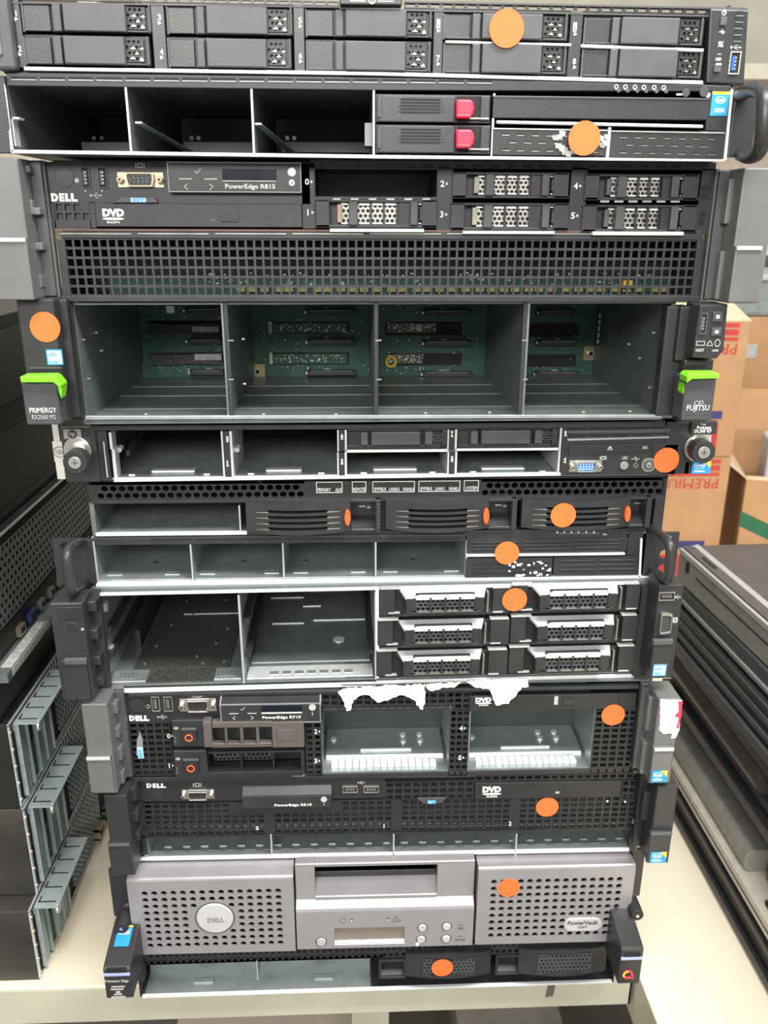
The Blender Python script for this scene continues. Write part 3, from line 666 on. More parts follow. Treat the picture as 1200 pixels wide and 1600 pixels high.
cb = MB(); D.bx(cb, 324, 1206, 474, 1214, -3, 12); D.bx(cb, 324, 1174, 474, 1177, -1, 12); D.bx(cb, 376, 1176, 379, 1207, 0, 4); D.bx(cb, 426, 1176, 429, 1207, 0, 4); D.bx(cb, 470, 1176, 476, 1208, -2, 4)
cb.build('broken_carrier_tray', BLK, r, .4)
hexwin(D, 334, 1177, 374, 1188, 6, 2, 8, CHAR, parent=r); hexwin(D, 382, 1176, 424, 1187, 6, 2, 8, CHAR, parent=r)
D.one('steel_edge', GALVB, (458, 1205, 475, 1213), -.5, 1, r)
for t, px, py in (('0', 264, 1150), ('1', 265, 1196.5), ('2', 494, 1143), ('3', 494, 1189), ('4', 721, 1138), ('5', 719, 1184)):
    D.text(t, px-3, py-3.5, px+2, py+3.5, bold=.015); D.tri(px+4, py, 2).build('arrow_mark', WHT, D.root)
x, z = D.q(218, 1155, -1); tg = MB().prism([D.q(213, 1180, -1.5), D.q(214, 1155, -1.5), D.q(217, 1148, -1.5), D.q(218, 1142, -1.5), D.q(220, 1148, -1.5), D.q(223, 1156, -1.5), D.q(224, 1180, -1.5)], -2.5, 0).build('pull_tag', PV, D.root, .4)
D.one('tag_label', BLUP, (215, 1168, 224, 1185), -2.9, -2.4, tg, label='pale blue tag'); D.text('EST', 217, 1171, 222, 1183, -3, BLU, parent=tg, rot=-90)
r = D.one('optical_drive', BLK, (734, 1086, 966, 1110), -1, 3, bevel=.5)
D.dvd(743, 1090, 768, 1103, -1.2, r); D.one('eject_button', BLK2, (880, 1094, 898, 1102), -1.8, -.9, r, .3); D.one('panel_marks', GRYP, (866, 1088, 872, 1101), -1.2, -.9, r)
D.sticker(958, 1117, -1)
rng = random.Random(3)
def torn(D, pts, d, name='torn_label', label='torn white paper stuck to the front', m=CPAP, jit=1.6):
    out = []
    for i, (x_, y_) in enumerate(pts):
        x2_, y2_ = pts[(i+1) % len(pts)]; k = max(1, int(math.hypot(x2_-x_, y2_-y_)/4))
        for j in range(k): out.append((x_+(x2_-x_)*j/k+rng.uniform(-jit, jit)*(j > 0), y_+(y2_-y_)*j/k+rng.uniform(-jit, jit)*(j > 0)))
    return D.poly1(name, m, out, d, d+.4, label=label)
torn(D, [(528, 1081), (540, 1076), (600, 1071), (664, 1069), (664, 1092), (661, 1109), (656, 1108), (650, 1097), (640, 1090), (628, 1086), (614, 1090), (605, 1095), (590, 1098), (578, 1087), (566, 1086), (552, 1094), (548, 1110), (541, 1111), (536, 1095)], -3)
torn(D, [(664, 1070), (700, 1066), (722, 1066), (712, 1073), (690, 1075), (676, 1080), (668, 1077)], -3.1)
torn(D, [(728, 1064), (800, 1061), (824, 1061), (826, 1073), (815, 1074), (808, 1084), (799, 1093), (795, 1100), (777, 1103), (770, 1092), (764, 1077), (742, 1074)], -3.2)
tab_ear(D, (129, 1100), (142, 1240), (171, 1100), (180, 1240), (196, 1090), (207, 1215), [(172, 1097, 184, 1114), (175, 1136, 187, 1151), (180, 1167, 191, 1186), (183, 1205, 194, 1223)], (138, 1182, 176, 1239), badge=None)
r, lo = tab_ear(D, (1068, 1092), (1044, 1224), (1029, 1092), (1014, 1224), (998, 1085), (990, 1207), [(1010, 1088, 1021, 1140), (1001, 1158, 1013, 1207)], (1018, 1168, 1050, 1223))
D.intel(1018, 1204, 1042, 1222, -29.4, lo)
torn(D, [(1032, 1093), (1066, 1094), (1064, 1112), (1062, 1140), (1056, 1153), (1048, 1154), (1050, 1146), (1036, 1147), (1030, 1141), (1032, 1120)], -26.6, label='torn white label with a red edge', jit=.8)
torn(D, [(1060, 1096), (1067, 1096), (1065, 1112), (1061, 1138), (1057, 1138), (1061, 1122), (1054, 1119), (1061, 1112)], -27.1, 'label_print', 'red print left on the torn label', PINK, .7)

# ============================================================ 8  2U server, two big bays + six carriers
D = Dev('rack_server', 'server with two deep open bays and six black carriers, handle tops coloured as lit', 'server', (-5, 3, 320.0), yaw=.013, roll=.003, group=G)
H = 81.0
D.shell(-HW+1, HW-1, H, GALVD)
MB().box(-HW+3, 2, 1.7, -24, 250, 2.4).build('bay_floor', GALVD, D.root)
D.one('bottom_rim', LIP, (178, 1072, 588, 1078), -1, .9, bevel=.3); D.one('bottom_rim', LIP, (588, 1059, 990, 1064), -1, .9, bevel=.3)
D.one('top_rim', LIP, (152, 919, 985, 922.5), -1, 2, bevel=.3)
def sheet(D, x, y0, y1, z0, z1, name, m=GALV): return MB().box(x-.6, y0, z0, x+.6, y1, z1).build(name, m, D.root)
xL = D.q(158, 1000, 0)[0]; xM = D.q(377, 1000, 0)[0]; xR = D.q(587, 990, 0)[0]
sheet(D, xL, .6, 230, 1, H-3, 'bay_wall'); wl = sheet(D, xM, .6, 230, 1, H-3, 'bay_wall'); sheet(D, xR, .6, 230, 1, H-3, 'bay_wall')
MB().box(xL-.8, -.2, 1, xL+.8, .8, H-3).build('wall_edge', EDGE, D.root); MB().box(xM-.8, -.2, 1, xM+.8, .8, H-3).build('wall_edge', EDGE, D.root); MB().box(xR-.8, -.2, 1, xR+.8, .8, H-3).build('wall_edge', EDGE, D.root)
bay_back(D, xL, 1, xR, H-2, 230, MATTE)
# left bay: speckled matte plate, side rails
MB().box(xL+16, 22, 2.4, xM-14, 228, 4.2).build('speckled_plate', mat('speckled_black_plate', (.03, .03, .028), .7, var=.9, scale=900), D.root, .3)
MB().box(xL+31, 2, 2.4, xM-25, 22.5, 3.8).build('plate_front', bpy.data.materials['speckled_black_plate'], D.root); MB().box(xL+2, 2, 2.4, xL+30, 20, 4.6).build('front_bracket', GALV, D.root, .4); MB().box(xM-24, 2, 2.4, xM-2, 20, 4.6).build('front_bracket', GALV, D.root, .4)
for xa in (xL+8, xM-22):
    h = MB()
    for i in range(5): h.box(xa+i*3.2, 6, 4.6, xa+i*3.2+1.6, 14, 5.0)
    h.build('bracket_slots', GALVD, D.root)
for (u, y_) in ((.22, 30), (.25, 60), (.3, 100), (.6, 40), (.72, 62), (.78, 90), (.82, 30), (.35, 150), (.7, 150), (.45, 120), (.66, 28)):
    x_ = xL+(xM-xL)*u; MB().add([(x_+1.3*math.cos(a*math.pi/6), y_+1.3*math.sin(a*math.pi/6), 4.2+h_) for h_ in (0, .9) for a in range(12)], [tuple(range(12)), tuple(range(23, 11, -1))]+[(i, (i+1) % 12, 12+(i+1) % 12, 12+i) for i in range(12)]).build('plate_screw', SCR, D.root)
MB().box(xL+.6, 10, 42, xL+5, 220, 46).build('side_rail', BLKST, D.root); MB().box(xL+.6, 10, 22, xL+5, 220, 26).build('side_rail', BLKST, D.root); MB().box(xL+10, 60, 2.4, xL+14, 228, 20).build('inner_rail', BLKST, D.root)
for (y_, z_) in ((14, 60), (20, 38), (60, 55), (16, 20)): MB().box(xL+.6, y_, z_, xL+3, y_+6, z_+7).build('rail_tab', GALVB, D.root)
MB().box(xL+40, 120, 4.2, xL+92, 121.5, 4.9).box(xL+45, 190, 4.2, xL+120, 191.5, 5).build('embossed_rib', GALVB, D.root)
# middle bay
MB().box(xM+3, 26, 2.4, xR-3, 228, 5).build('raised_floor', GALVD, D.root, 1)
MB().box(xM+2, 3, 2.4, xR-2, 22, 3.6).build('front_flange', GALVB, D.root, .4)
s_ = MB()
for i in range(7): s_.box(xM+20+i*10, 8, 3.5, xM+27+i*10, 13, 3.95)
s_.build('flange_slots', GALV, D.root)
for (a, b_, y_) in ((.15, .42, 95), (.5, .95, 100), (.4, .56, 130), (.1, .4, 150), (.45, .98, 165), (.1, .95, 190)):
    MB().box(xM+(xR-xM)*a, y_, 5, xM+(xR-xM)*b_, y_+1.6, 5.7).build('embossed_rib', GALVB, D.root)
x_ = xM+(xR-xM)*.72; MB().add([(x_+5*math.cos(a*math.pi/8), 62+5*math.sin(a*math.pi/8), 5+h_) for h_ in (0, 1) for a in range(16)], [tuple(range(16)), tuple(range(31, 15, -1))]+[(i, (i+1) % 16, 16+(i+1) % 16, 16+i) for i in range(16)]).build('boss', GALVB, D.root)
for q_ in ((xM+1, 20), (xR-6, 20), (xM+1, 50)): MB().box(q_[0], 8, q_[1], q_[0]+5, 200, q_[1]+3).build('side_rail', BLKST, D.root)
# carriers
def big_carrier(D, a, t, c, b2, ha, hc, tilt):
    """a..c whole carrier, ha..hc the raised handle"""
    r = D.one('drive_carrier', BLK2, (a, t+1, c, b2), 2, 30, bevel=.4, label='black drive carrier with handle top coloured as lit')
    wl = ha-a-9
    D.one('left_cheek', BLK2, (a, t+1, a+24, b2-2), -4, 2, r, .5); D.one('right_cheek', BLK2, (hc+6, t-1, c, b2-4), -4, 2, r, .5)
    D.each('cheek_top_glint', GALVB, [(a+1, t, a+33, t+2), (hc+6, t-2, c-1, t)], -4.6, 0, r)  # bright strips draw the glint along the black cheek tops
    D.one('left_well', MATTE, (a+24, t+3, ha+6, b2-1), .5, 2, r)
    D.each('cheek_bottom_glint', GALVB, [(a+14, b2-5, a+32, b2-3), (hc+6, b2-7, hc+22, b2-5)], -4.2, -2, r)  # same bright strips, glint drawn on the lower cheek edges
    # handle: trapezoid top shelf (caught light put in as a pale colour), face with window opening
    x0, z0, x1, z1 = D.rect(ha, t+6, hc, b2-2, -13)
    wx0 = D.q(ha+24, t+20, -13)[0]; wx1 = D.q(hc-22, t+20, -13)[0]
    ztop = D.q((ha+hc)/2, t+9.5, -13)[1]; zw1 = D.q((ha+hc)/2, t+12, -13)[1]; zw0 = D.q((ha+hc)/2, b2-7, -13)[1]; zside = D.q((ha+hc)/2, t+14.5, -13)[1]
    zbk = D.q((ha+hc)/2, t, 0)[1]
    ix = 7
    f = MB()
    f.box(x0+ix-3, -13, z0+3, wx0, -4, zside).box(wx1, -13, z0+3, x1-ix+3, -4, zside)
    f.box(wx0, -13, z0+1.5, wx1, -4, zw0); f.box(wx0, -13, zw1, wx1, -9, ztop)
    f.prism([(x0+ix-2, z0+3), (wx0, z0+1.5), (wx1, z0+1.5), (x1-ix+2, z0+3), (x1-4, z0-.3), (x0+4, z0-.3)], -12, -2)
    fo = f.build('carrier_handle', BLK2, r, .6)
    # sloped top shelf
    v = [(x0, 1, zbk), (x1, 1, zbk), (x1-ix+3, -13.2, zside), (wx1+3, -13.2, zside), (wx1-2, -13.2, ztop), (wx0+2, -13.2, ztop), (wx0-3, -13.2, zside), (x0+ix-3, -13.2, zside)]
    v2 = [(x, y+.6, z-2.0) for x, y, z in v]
    MB().add(v+v2, [(0,1,2,3),(3,4,5,6,7),(0,3,7),] + [(8,11,10,9),(15,14,13,12,11),(8,15,11)] + [(i, (i+1) % 8, 8+(i+1) % 8, 8+i) for i in range(8)]).build('lit_handle_top', LIP, fo, label='top face of the handle, caught light put into its colour')
    wz0, wz1 = zw0, zw1
    h = MB().perf(wx0, wz0, wx1, wz1, 12, 4, (wx1-wx0)/12*.86, (wz1-wz0)/4*.86, 6, -11.6, .8, stag=True, rot=30); h.build('hex_vent', CHAR, fo)
    bars = MB()
    for k in range(1, 4): bars.box(wx0+(wx1-wx0)*k/4-.8, -12.8, wz0, wx0+(wx1-wx0)*k/4+.8, -9, wz1)
    bars.build('window_bars', BLK2, fo)
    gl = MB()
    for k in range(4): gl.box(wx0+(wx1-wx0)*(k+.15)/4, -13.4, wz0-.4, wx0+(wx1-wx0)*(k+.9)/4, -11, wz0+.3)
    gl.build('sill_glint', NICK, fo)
    lx0, lz0, lx1, lz1 = D.rect(hc-3, t+6, hc+2, b2-5, -6); MB().box(lx0, -6, lz0, lx0+1.2, 0, lz1).build('latch_pin', NICK, r, .3)
    return r
for (t, b2, a, c, ha, hc, a2, c2, ha2, hc2) in ((919, 962, 593, 798, 626, 764, 800, 1000, 836, 972), (968, 1011, 590, 796, 624, 760, 798, 996, 832, 966), (1016, 1059, 588, 793, 622, 757, 795, 992, 829, 960)):
    big_carrier(D, a, t, c, b2, ha, hc, 0); big_carrier(D, a2, t-6, c2, b2-5, ha2, hc2, 0)
D.sticker(804, 937, -5)
D.one('side_post', LIP, (587, 922, 592, 1060), -2, 1)
# ears
r = D.one('left_ear', BLK2, (87, 942, 138, 1094), -24, 0, bevel=1, label='black handle block with a round button')
D.one('inset_panel', BLK, (91, 949, 127, 969), -24.6, -23.8, r, .4)
x, z = D.q(112, 981, -24); MB().cyl(x, z, 4.2, -24.6, -24, 24).build('push_button', BLK, r, .3); MB().cring(x, z, 5, .5, -24.4, -24, 24).build('button_ring', CHAR, r)
x, z = D.q(129, 983, -24); MB().cyl(x, z, 1, -24.5, -24, 10).build('indicator', GRYP, r)
lo = D.one('latch_cover', BLK2, (99, 1032, 138, 1094), -27, -22, r, .8); D.one('latch_lip', CHAR2, (100, 1030, 135, 1039), -28.5, -25, lo, .6)
D.one('ear_flange', BLKST, (140, 925, 164, 1085), -3, 3, r)
for t in ((136, 940, 150, 956), (140, 984, 153, 1000), (144, 1026, 157, 1040), (148, 1060, 160, 1072)): D.one('tab', BLK2, t, -14, -2, r, .8)
r = D.one('right_ear', BLK2, (1022, 914, 1060, 1060), -24, 0, bevel=1, label='black ear block with display and peripheral ports')
D.one('ear_flange', BLKST, (996, 916, 1024, 1056), -3, 3, r)
D.usb(1029, 925, 1054, 938, -24.2, parent=r); usbicon(D, 1056, 930, 1062, 936, -24.2)
D.vga(1030, 956, 1047, 988, -24.2, vert=True, parent=r, pinm=CHAR)
D.monitor(1052, 965, 1058, 973, -24.2)
lo = D.one('latch_cover', BLK2, (1018, 1003, 1050, 1060), -27, -22, r, .8); D.one('latch_lip', CHAR2, (1021, 1000, 1052, 1008), -28.5, -25, lo, .6)
D.intel(1020, 1038, 1041, 1056, -27.3, lo, words=('intel', 'XEON'), col=PALE)
# ============================================================ 7  1U server with bow handles and four open bays
D = Dev('rack_server', 'thin server with thin bow handles on both sides and four open steel bays', 'server', (-9, 18, 401.6), group=G)
H = 38.0
D.shell(-HW+6, HW-2, H, GALV)
bay_back(D, -HW+8, 1.5, 110, H-1.5, 130, GALVD)
D.one('top_band', BLKST, (146, 838, 727, 849), -.5, 8, bevel=.3)
D.bxs([(235+i*70, 841, 299+i*70, 844) for i in range(7)], -.8, 0).build('band_slots', MATTE, D.root)
D.poly1('bottom_rim', LIP, [(150, 912), (590, 906), (1028, 900), (1028, 905), (590, 912), (150, 919)], -1.5, 2)
for px, a, b2 in ((302, 849, 911), (444, 848, 909), (587, 846, 907), (727, 844, 906)): divider(D, px, a, b2, 128)
D.one('side_wall', GALV, (146, 846, 151, 914), 0, 128); D.one('wall_edge', EDGE, (147, 846, 151, 914), -.5, 1)
MB().box(-HW+8, 2, 1.8, 105, 128, 2.6).build('bay_floor', GALV, D.root)
for px in (180, 270, 325, 425, 470, 560, 610, 705):
    x = D.q(px, 903, 10)[0]; MB().box(x-6, 9, 2.6, x+6, 20, 3.3).build('floor_clip', GALV, D.root, .4)
for px in (238, 378, 478, 648):
    x = D.q(px, 895, 20)[0]; MB().box(x-2, 34, 2.6, x+2, 36, 3.2).build('floor_slot', MATTE, D.root)
D.one('right_frame', BLKST, (729, 828, 980, 842), 0, 8, bevel=.4)
r = D.one('upper_module', BLK, (729, 842, 980, 863), -.5, 12, bevel=.3)
def slots(D, groups, d, par, m=MATTE):
    D.bxs([(a, y_, c, y_+h) for (a, c, ys, h) in groups for y_ in ys], d-.3, d+.2).build('vent_slots', m, par)
def ribs(D, groups, d, par):
    D.bxs([(a, y_, c, y_+1.2) for (a, c, ys, h) in groups for y_ in [q-1.5 for q in ys]], d-.6, d+.2).build('vent_ribs', CHAR, par)
g = [(739, 810, (848, 853.5, 859), 2.8), (818, 889, (847, 852.5, 858), 2.8), (897, 968, (845, 850.5, 856), 2.8)]
slots(D, g, -.5, r); ribs(D, g, -.5, r)
D.one('silver_strip', PVL, (729, 865.5, 977, 869), -2, 2, bevel=.4)
r = D.one('lower_module', BLK, (727, 872, 863, 902), -.5, 12, bevel=.3); g = [(738, 790, (881, 888, 895), 2), (792, 858, (880, 887, 894), 2)]; slots(D, g, -.5, r)
rs = random.Random(5); mb = MB()
for i in range(26): px, py = rs.uniform(794, 858), rs.uniform(876, 899); D.bx(mb, px, py, px+rs.uniform(2, 7), py+rs.uniform(1.5, 4), -1, -.4)
mb.build('sticker_residue', CPAP, r, .2, label='flaky white sticker residue')
r = D.one('lower_module', BLK, (865, 870, 1001, 899), -.5, 12, bevel=.3); g = [(877, 930, (877, 884, 891), 2.2), (937, 991, (876, 883, 890), 2.2)]; slots(D, g, -.5, r); ribs(D, g, -.5, r)
D.one('right_post', BLK, (981, 830, 1004, 868), 0, 12, bevel=.4); D.poly1('silver_edge', LIP, [(1001, 842), (1004, 842), (1001, 902), (998, 902)], -1.5, 1)
for k, px in enumerate((877, 888, 899, 910, 922, 934)): x, z = D.q(px, 833, -.5); MB().cyl(x, z, 1.3, -.7, 0, 12).build('indicator', CHAR2, D.root); MB().box(x-4, -.7, z-.2, x-2.2, 0, z+1.6).build('icon', GRYP, D.root)
for px, r_ in ((954, 3.2), (975, 2.6)): x, z = D.q(px, 832, -.5); MB().cyl(x, z, r_, -.9, 0, 20).build('push_button', BLK2, D.root, .2)
D.one('printed_line', GRYP, (942, 834, 951, 836), -.2, 0)
D.sticker(792, 864, -2.2, r=9.6)
for side in (-1, 1):
    if side < 0: x0, z0, x1, z1 = D.rect(86, 840, 146, 919, 0); hol = ((100, 849), (107, 880), (110, 908)); path = [(124, 848, 0), (112, 852, -26), (105, 862, -38), (105, 872, -41), (109, 910, -41), (112, 926, -40), (117, 921, -26), (130, 908, 0)]
    else: x0, z0, x1, z1 = D.rect(1004, 822, 1058, 910, 0); hol = ((1045, 830), (1040, 861), (1036, 887)); path = [(1018, 826, 0), (1036, 838, -26), (1045, 848, -38), (1048, 858, -41), (1046, 885, -41), (1043, 908, -40), (1036, 903, -26), (1019, 890, 0)]
    # plate made around its three mounting holes
    mb = MB(); z0 = max(z0, .5); z1 = min(z1, H-.5)
    hx = sum(D.q(*h, 0)[0] for h in hol)/3; nh = 3; ch = (z1-z0)/3
    mb.perf(hx-7, z0, hx+7, z1, 1, 3, 9, 8, 16, 0, 2)
    if side < 0: mb.box(x0, 0, z0, hx-7, 2, z1).box(hx+7, 0, z0, -HW+8, 2, z1)
    else: mb.box(hx+7, 0, z0, x1, 2, z1).box(HW-4, 0, z0, hx-7, 2, z1)
    r = mb.build('mounting_ear', BLKST, D.root)
    MB().box(-HW+4 if side < 0 else HW-4, -1, z0, -HW+9 if side < 0 else HW, 6, z1).build('ear_bend', BLKST, r, .5)
    pts = []
    for (px, py, d) in path: x, z = D.q(px, py, d); pts.append((x, d, z))
    # smooth the bow
    for _ in range(2):
        q = [pts[0]]
        for a, b2 in zip(pts, pts[1:]): q += [tuple(a[i]*.75+b2[i]*.25 for i in range(3)), tuple(a[i]*.25+b2[i]*.75 for i in range(3))]
        pts = q + [pts[-1]]
    MB().tube(pts, 3.6, 14).build('bow_handle', BLK2, r, smooth=True)

# ============================================================ 6  1U appliance, label boxes + three curved carriers
D = Dev('rack_server', 'thin black appliance with white boxed port names and three carriers with orange lenses', 'network appliance', (0, 20, 439.9), group=G)
H = 45.0
D.shell(-HW, HW, H, BLKST)
zm = D.q(600, 781, 0)[1]
g = MB(); D.perf(g, 150, 757, 476, 779, 24, 2, .86, .84, 6, 0, 1.5, stag=True, rot=30); D.perf(g, 752, 752, 1036, 774, 22, 2, .86, .84, 6, 0, 1.5, stag=True, rot=30)
g.build('hex_vent', BLK, D.root)
D.one('label_band', BLK, (476, 751, 752, 780), 0, 3); D.one('band_end', BLK, (139, 758, 150, 782), 0, 3); D.one('band_end', BLK, (1035, 748, 1041, 775), 0, 3)
D.poly1('divider_strip', BLK2, [(142, 782), (1036, 773), (1036, 779), (142, 787)], -1.5, 3)
for (a, c, ws) in ((494, 535, (('PRIMARY', 496, 517), ('AUX', 524, 534))), (550, 572, (('REMOTE', 552, 571),)), (582, 648, (('BYP/BLK', 585, 604), ('LAN0.0', 608, 624), ('WAN0.0', 629, 647))), (654, 719, (('BYP/BLK', 657, 676), ('LAN0.1', 680, 695), ('WAN0.1', 701, 717))), (725, 748, (('SYSTEM', 728, 746),))):
    off = -(a-494)*.011
    x0, z0, x1, z1 = D.rect(a, 753+off, c, 770+off, -.2); MB().frame(x0, z0, x1, z1, .45, -.25, 0).build('label_frame', WHT, D.root)
    for t, u, v in ws: D.text(t, u, 762.5+off, v, 768+off, -.2, bold=.01)
bay_back(D, -HW+2, 1.6, -104, zm-2, 128, GALVD); MB().box(-HW+2, 1.5, 1.6, -104, 130, 2.2).build('bay_floor', GALV, D.root); MB().box(-HW+2, 2, zm-2, -104, 130, zm-1).build('bay_ceiling', BLKST, D.root)
D.one('bay_rim', LIP, (149, 832, 386, 837), -1, 2, bevel=.3); D.one('bottom_rim', BLK2, (386, 828, 1034, 833), 0, 3)
D.one('side_post', GALVD, (142, 786, 149, 836), -.5, 120)
divider(D, 376, 790, 832, 120, m=GALVD)
def curved(D, a, t, c, b2, lens, well):
    x0, z0, x1, z1 = D.rect(a, t, c, b2, -8); n = 14; xs_ = [x0+(D.q(well, (t+b2)/2, -8)[0]-x0)*i/n for i in range(n+1)]
    W = xs_[-1]-x0; yy = lambda x: -4-8*math.sin(math.pi*(.08+.84*(x-x0)/W)); zt = lambda x: z1-2.6*math.cos(math.pi*((x-x0)/W-.5))**1*0 - 1.2 + 1.4*abs((x-x0)/W-.45)*2
    zbm = lambda x: z0+1.6-1.6*math.sin(math.pi*(x-x0)/W)
    mb = MB(); sz = [z0+(z1-z0)*k for k in (.2, .375, .55, .72)]
    def seg(xa, xb, za0, za1, zb0, zb1, o=0):
        ya, yb = yy(xa)+o, yy(xb)+o
        mb.add([(xa,ya,za0),(xb,yb,zb0),(xb,4,zb0),(xa,4,za0),(xa,ya,za1),(xb,yb,zb1),(xb,4,zb1),(xa,4,za1)],[(0,1,5,4),(1,2,6,5),(2,3,7,6),(3,0,4,7),(4,5,6,7),(3,2,1,0)])
    for xa, xb in zip(xs_, xs_[1:]):
        u = ((xa+xb)/2-x0)/W
        if .2 < u < .78:
            cur = [zbm(xa)] + [v for k in sz for v in (k-1.25, k+1.0)] + [zt(xa)]; cur2 = [zbm(xb)] + [v for k in sz for v in (k-1.25, k+1.0)] + [zt(xb)]
            for k in range(0, len(cur), 2): seg(xa, xb, cur[k], cur[k+1], cur2[k], cur2[k+1])
        else: seg(xa, xb, zbm(xa), zt(xa), zbm(xb), zt(xb))
    r = mb.build('drive_carrier', BLK2, D.root, label='black carrier with four slots and an orange lens')
    MB().box(x0+W*.2, 0, z0+4, x0+W*.78, 3, z1-3).build('slot_backing', MATTE, r)
    g = MB()
    for k in sz:
        for (ua, ub) in ((.1, .22), (.78, .9)):
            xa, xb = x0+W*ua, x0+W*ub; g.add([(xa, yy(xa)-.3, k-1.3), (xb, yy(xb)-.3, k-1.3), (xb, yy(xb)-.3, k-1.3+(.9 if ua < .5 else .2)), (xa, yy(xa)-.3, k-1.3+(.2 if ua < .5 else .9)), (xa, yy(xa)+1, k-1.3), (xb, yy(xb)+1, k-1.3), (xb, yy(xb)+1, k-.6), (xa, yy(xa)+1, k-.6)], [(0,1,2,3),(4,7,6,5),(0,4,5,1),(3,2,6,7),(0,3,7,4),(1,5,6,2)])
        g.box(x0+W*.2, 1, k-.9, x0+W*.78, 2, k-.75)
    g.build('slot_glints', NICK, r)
    wx1 = x1; wx0 = xs_[-1]
    MB().box(wx0, -1, z0, wx0+1, 12, z1).box(wx0, -5, z1-2.4, wx1, 4, z1).box(wx0, -5, z0, wx1, 4, z0+2.2).box(wx1-4, -7, z0, wx1, 12, z1).build('latch_frame', BLK2, r, .4)
    MB().box(wx0+1, 9, z0, wx1-3, 10, z1).prismx([(9, z0+2), (-2, z0+2), (9, z0+9)], wx0+1, wx1-4).build('latch_well', BLK, r)
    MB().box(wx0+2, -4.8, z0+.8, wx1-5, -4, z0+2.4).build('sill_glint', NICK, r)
    lx, lz = D.q(lens, (t+b2)/2+1, -9); p = [(lx+2.3*math.cos(2*math.pi*i/20), lz+6.2*math.sin(2*math.pi*i/20)) for i in range(20)]
    MB().prism(p, -9.5, -3).build('orange_lens', ORL, r, .6)
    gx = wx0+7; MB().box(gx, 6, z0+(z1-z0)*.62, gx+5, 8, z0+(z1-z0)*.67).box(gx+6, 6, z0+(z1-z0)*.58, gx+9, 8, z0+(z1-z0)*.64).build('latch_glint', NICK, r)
curved(D, 384, 783, 595, 834, 543, 547); curved(D, 603, 782, 808, 830, 760, 764); curved(D, 816, 779, 1018, 827, 981, 985)
D.one('carrier_gap', MATTE, (594, 782, 604, 830), 2, 4)
D.sticker(880, 805, -12.6)
for i in range(8): x, z = D.q(591, 789+i*5, -8); MB().cyl(x, z, .4, -8.3, -7, 8).build('rivet_dot', NICK, D.root)
D.one('side_post', BLK2, (1022, 776, 1036, 826), -2, 8, bevel=.5)

# ============================================================ 5  1U server with thumbscrews
D = Dev('rack_server', 'thin black server with round thumbscrews on both ears and a blue display port', 'server', (7, 14, 486.2), roll=.001, group=G)
H = 46.0
D.shell(-HW+1, HW-5, H, GALVD)
D.poly1('top_strip', BLK2, [(142, 665), (530, 664), (1040, 658), (1040, 667), (530, 671), (142, 673)], -3, 6, bevel=.5)
MB().box(-HW+8, 1.5, 1.6, 128, 150, 2.2).build('bay_floor', GALV, D.root)
D.poly1('bottom_rim', LIP, [(178, 748), (876, 739), (876, 743), (178, 753)], -1.5, 2)
D.one('left_block', BLK2, (141, 672, 170, 750), 0, 14, bevel=.6)
x0, z0, x1, z1 = D.rect(160, 690, 166, 746, -.5); MB().box(x0, -.6, z0, x1, 0, z1).build('vertical_slot', MATTE, D.root); MB().box(x1-.8, -1, z0, x1, 0, z1).build('slot_edge', GALVB, D.root)
D.bxs([(171, 676, 175, 702), (175, 702, 180, 716), (177, 716, 182, 747)], -.8, 10).build('bay_edge_plate', GALVB, D.root)
bay_back(D, -HW+8, 1, 130, H-2, 150)
def col(D, a, c, t, b2, labs):
    w_ = (c-a)
    r = D.one('bay_column', BLK2, (a+w_*.2, t, c-w_*.25, b2), -1, 4)
    D.one('column_edge', GALVB, (a, t, a+w_*.16, b2), -1, 60, r); D.one('column_edge', GALVB, (c-w_*.22, t, c, b2), -1, 60, r)
    for s_, py in labs: D.text(s_, a+w_*.36, py-3.2, a+w_*.62, py+3.2, -1.2, parent=r, bold=.04); x, z = D.q(a+w_*.5, py+5.5, -1.2); MB().prism([(x-1.1, z), (x+1.1, z), (x, z+1.4)], -1.3, -1).build('arrow_mark', WHT, r)
col(D, 347, 364, 674, 748, (('5', 685), ('1', 723))); col(D, 527, 542, 672, 705, (('6', 681),)); col(D, 527, 542, 707, 746, (('2', 720),)); col(D, 699, 714, 671, 703, (('7', 677),)); col(D, 699, 714, 706, 743, (('3', 716),)); D.one('column_edge', GALVB, (873, 669, 876, 740), -1, 60)
D.one('mid_shelf', LIP, (540, 702.5, 700, 706.5), -1, 1); D.one('mid_shelf', LIP, (712, 700.5, 874, 704), -1, 1)
inner_plate(D, D.q(541, 705)[0], 1, D.q(600, 705)[1]-.6, D.q(874, 705)[0], 150, D.q(600, 705)[1]+.6, 'bay_shelf', GALVD)
for (a, c, ra, rc) in ((178, 350, 236, 305), (366, 528, 415, 472), (543, 701, 583, 652), (714, 873, 752, 820)):
    x0, x1 = D.q(ra, 740, 12)[0], D.q(rc, 740, 12)[0]; MB().box(x0, 12, 2.2, x1, 20, 4.2).build('embossed_rib', GALVB, D.root, 1)
    for f in (.16, .84):
        x_ = D.q(a+(c-a)*f, 743, 6)[0]; MB().box(x_-2.4, 7, 2.2, x_+2.4, 8.4, 3).build('floor_tab', GALVB, D.root, .2)
for px in (188, 371): x, z = D.q(px, 701, 14); MB().tube([(x, 10, z), (x+.5, 15, z+1)], 2, 12).build('guide_post', GALVB, D.root, smooth=True)
xx = D.q(184, 700, 0)[0]
MB().add([(xx, 20, 14), (xx+3, 120, 30), (xx+3, 120, 34), (xx, 20, 18), (xx+3, 20, 14), (xx+6, 120, 30), (xx+6, 120, 34), (xx+3, 20, 18)], [(0,1,2,3),(4,7,6,5),(0,4,5,1),(3,2,6,7),(0,3,7,4),(1,5,6,2)]).build('side_rail', BLKST, D.root)
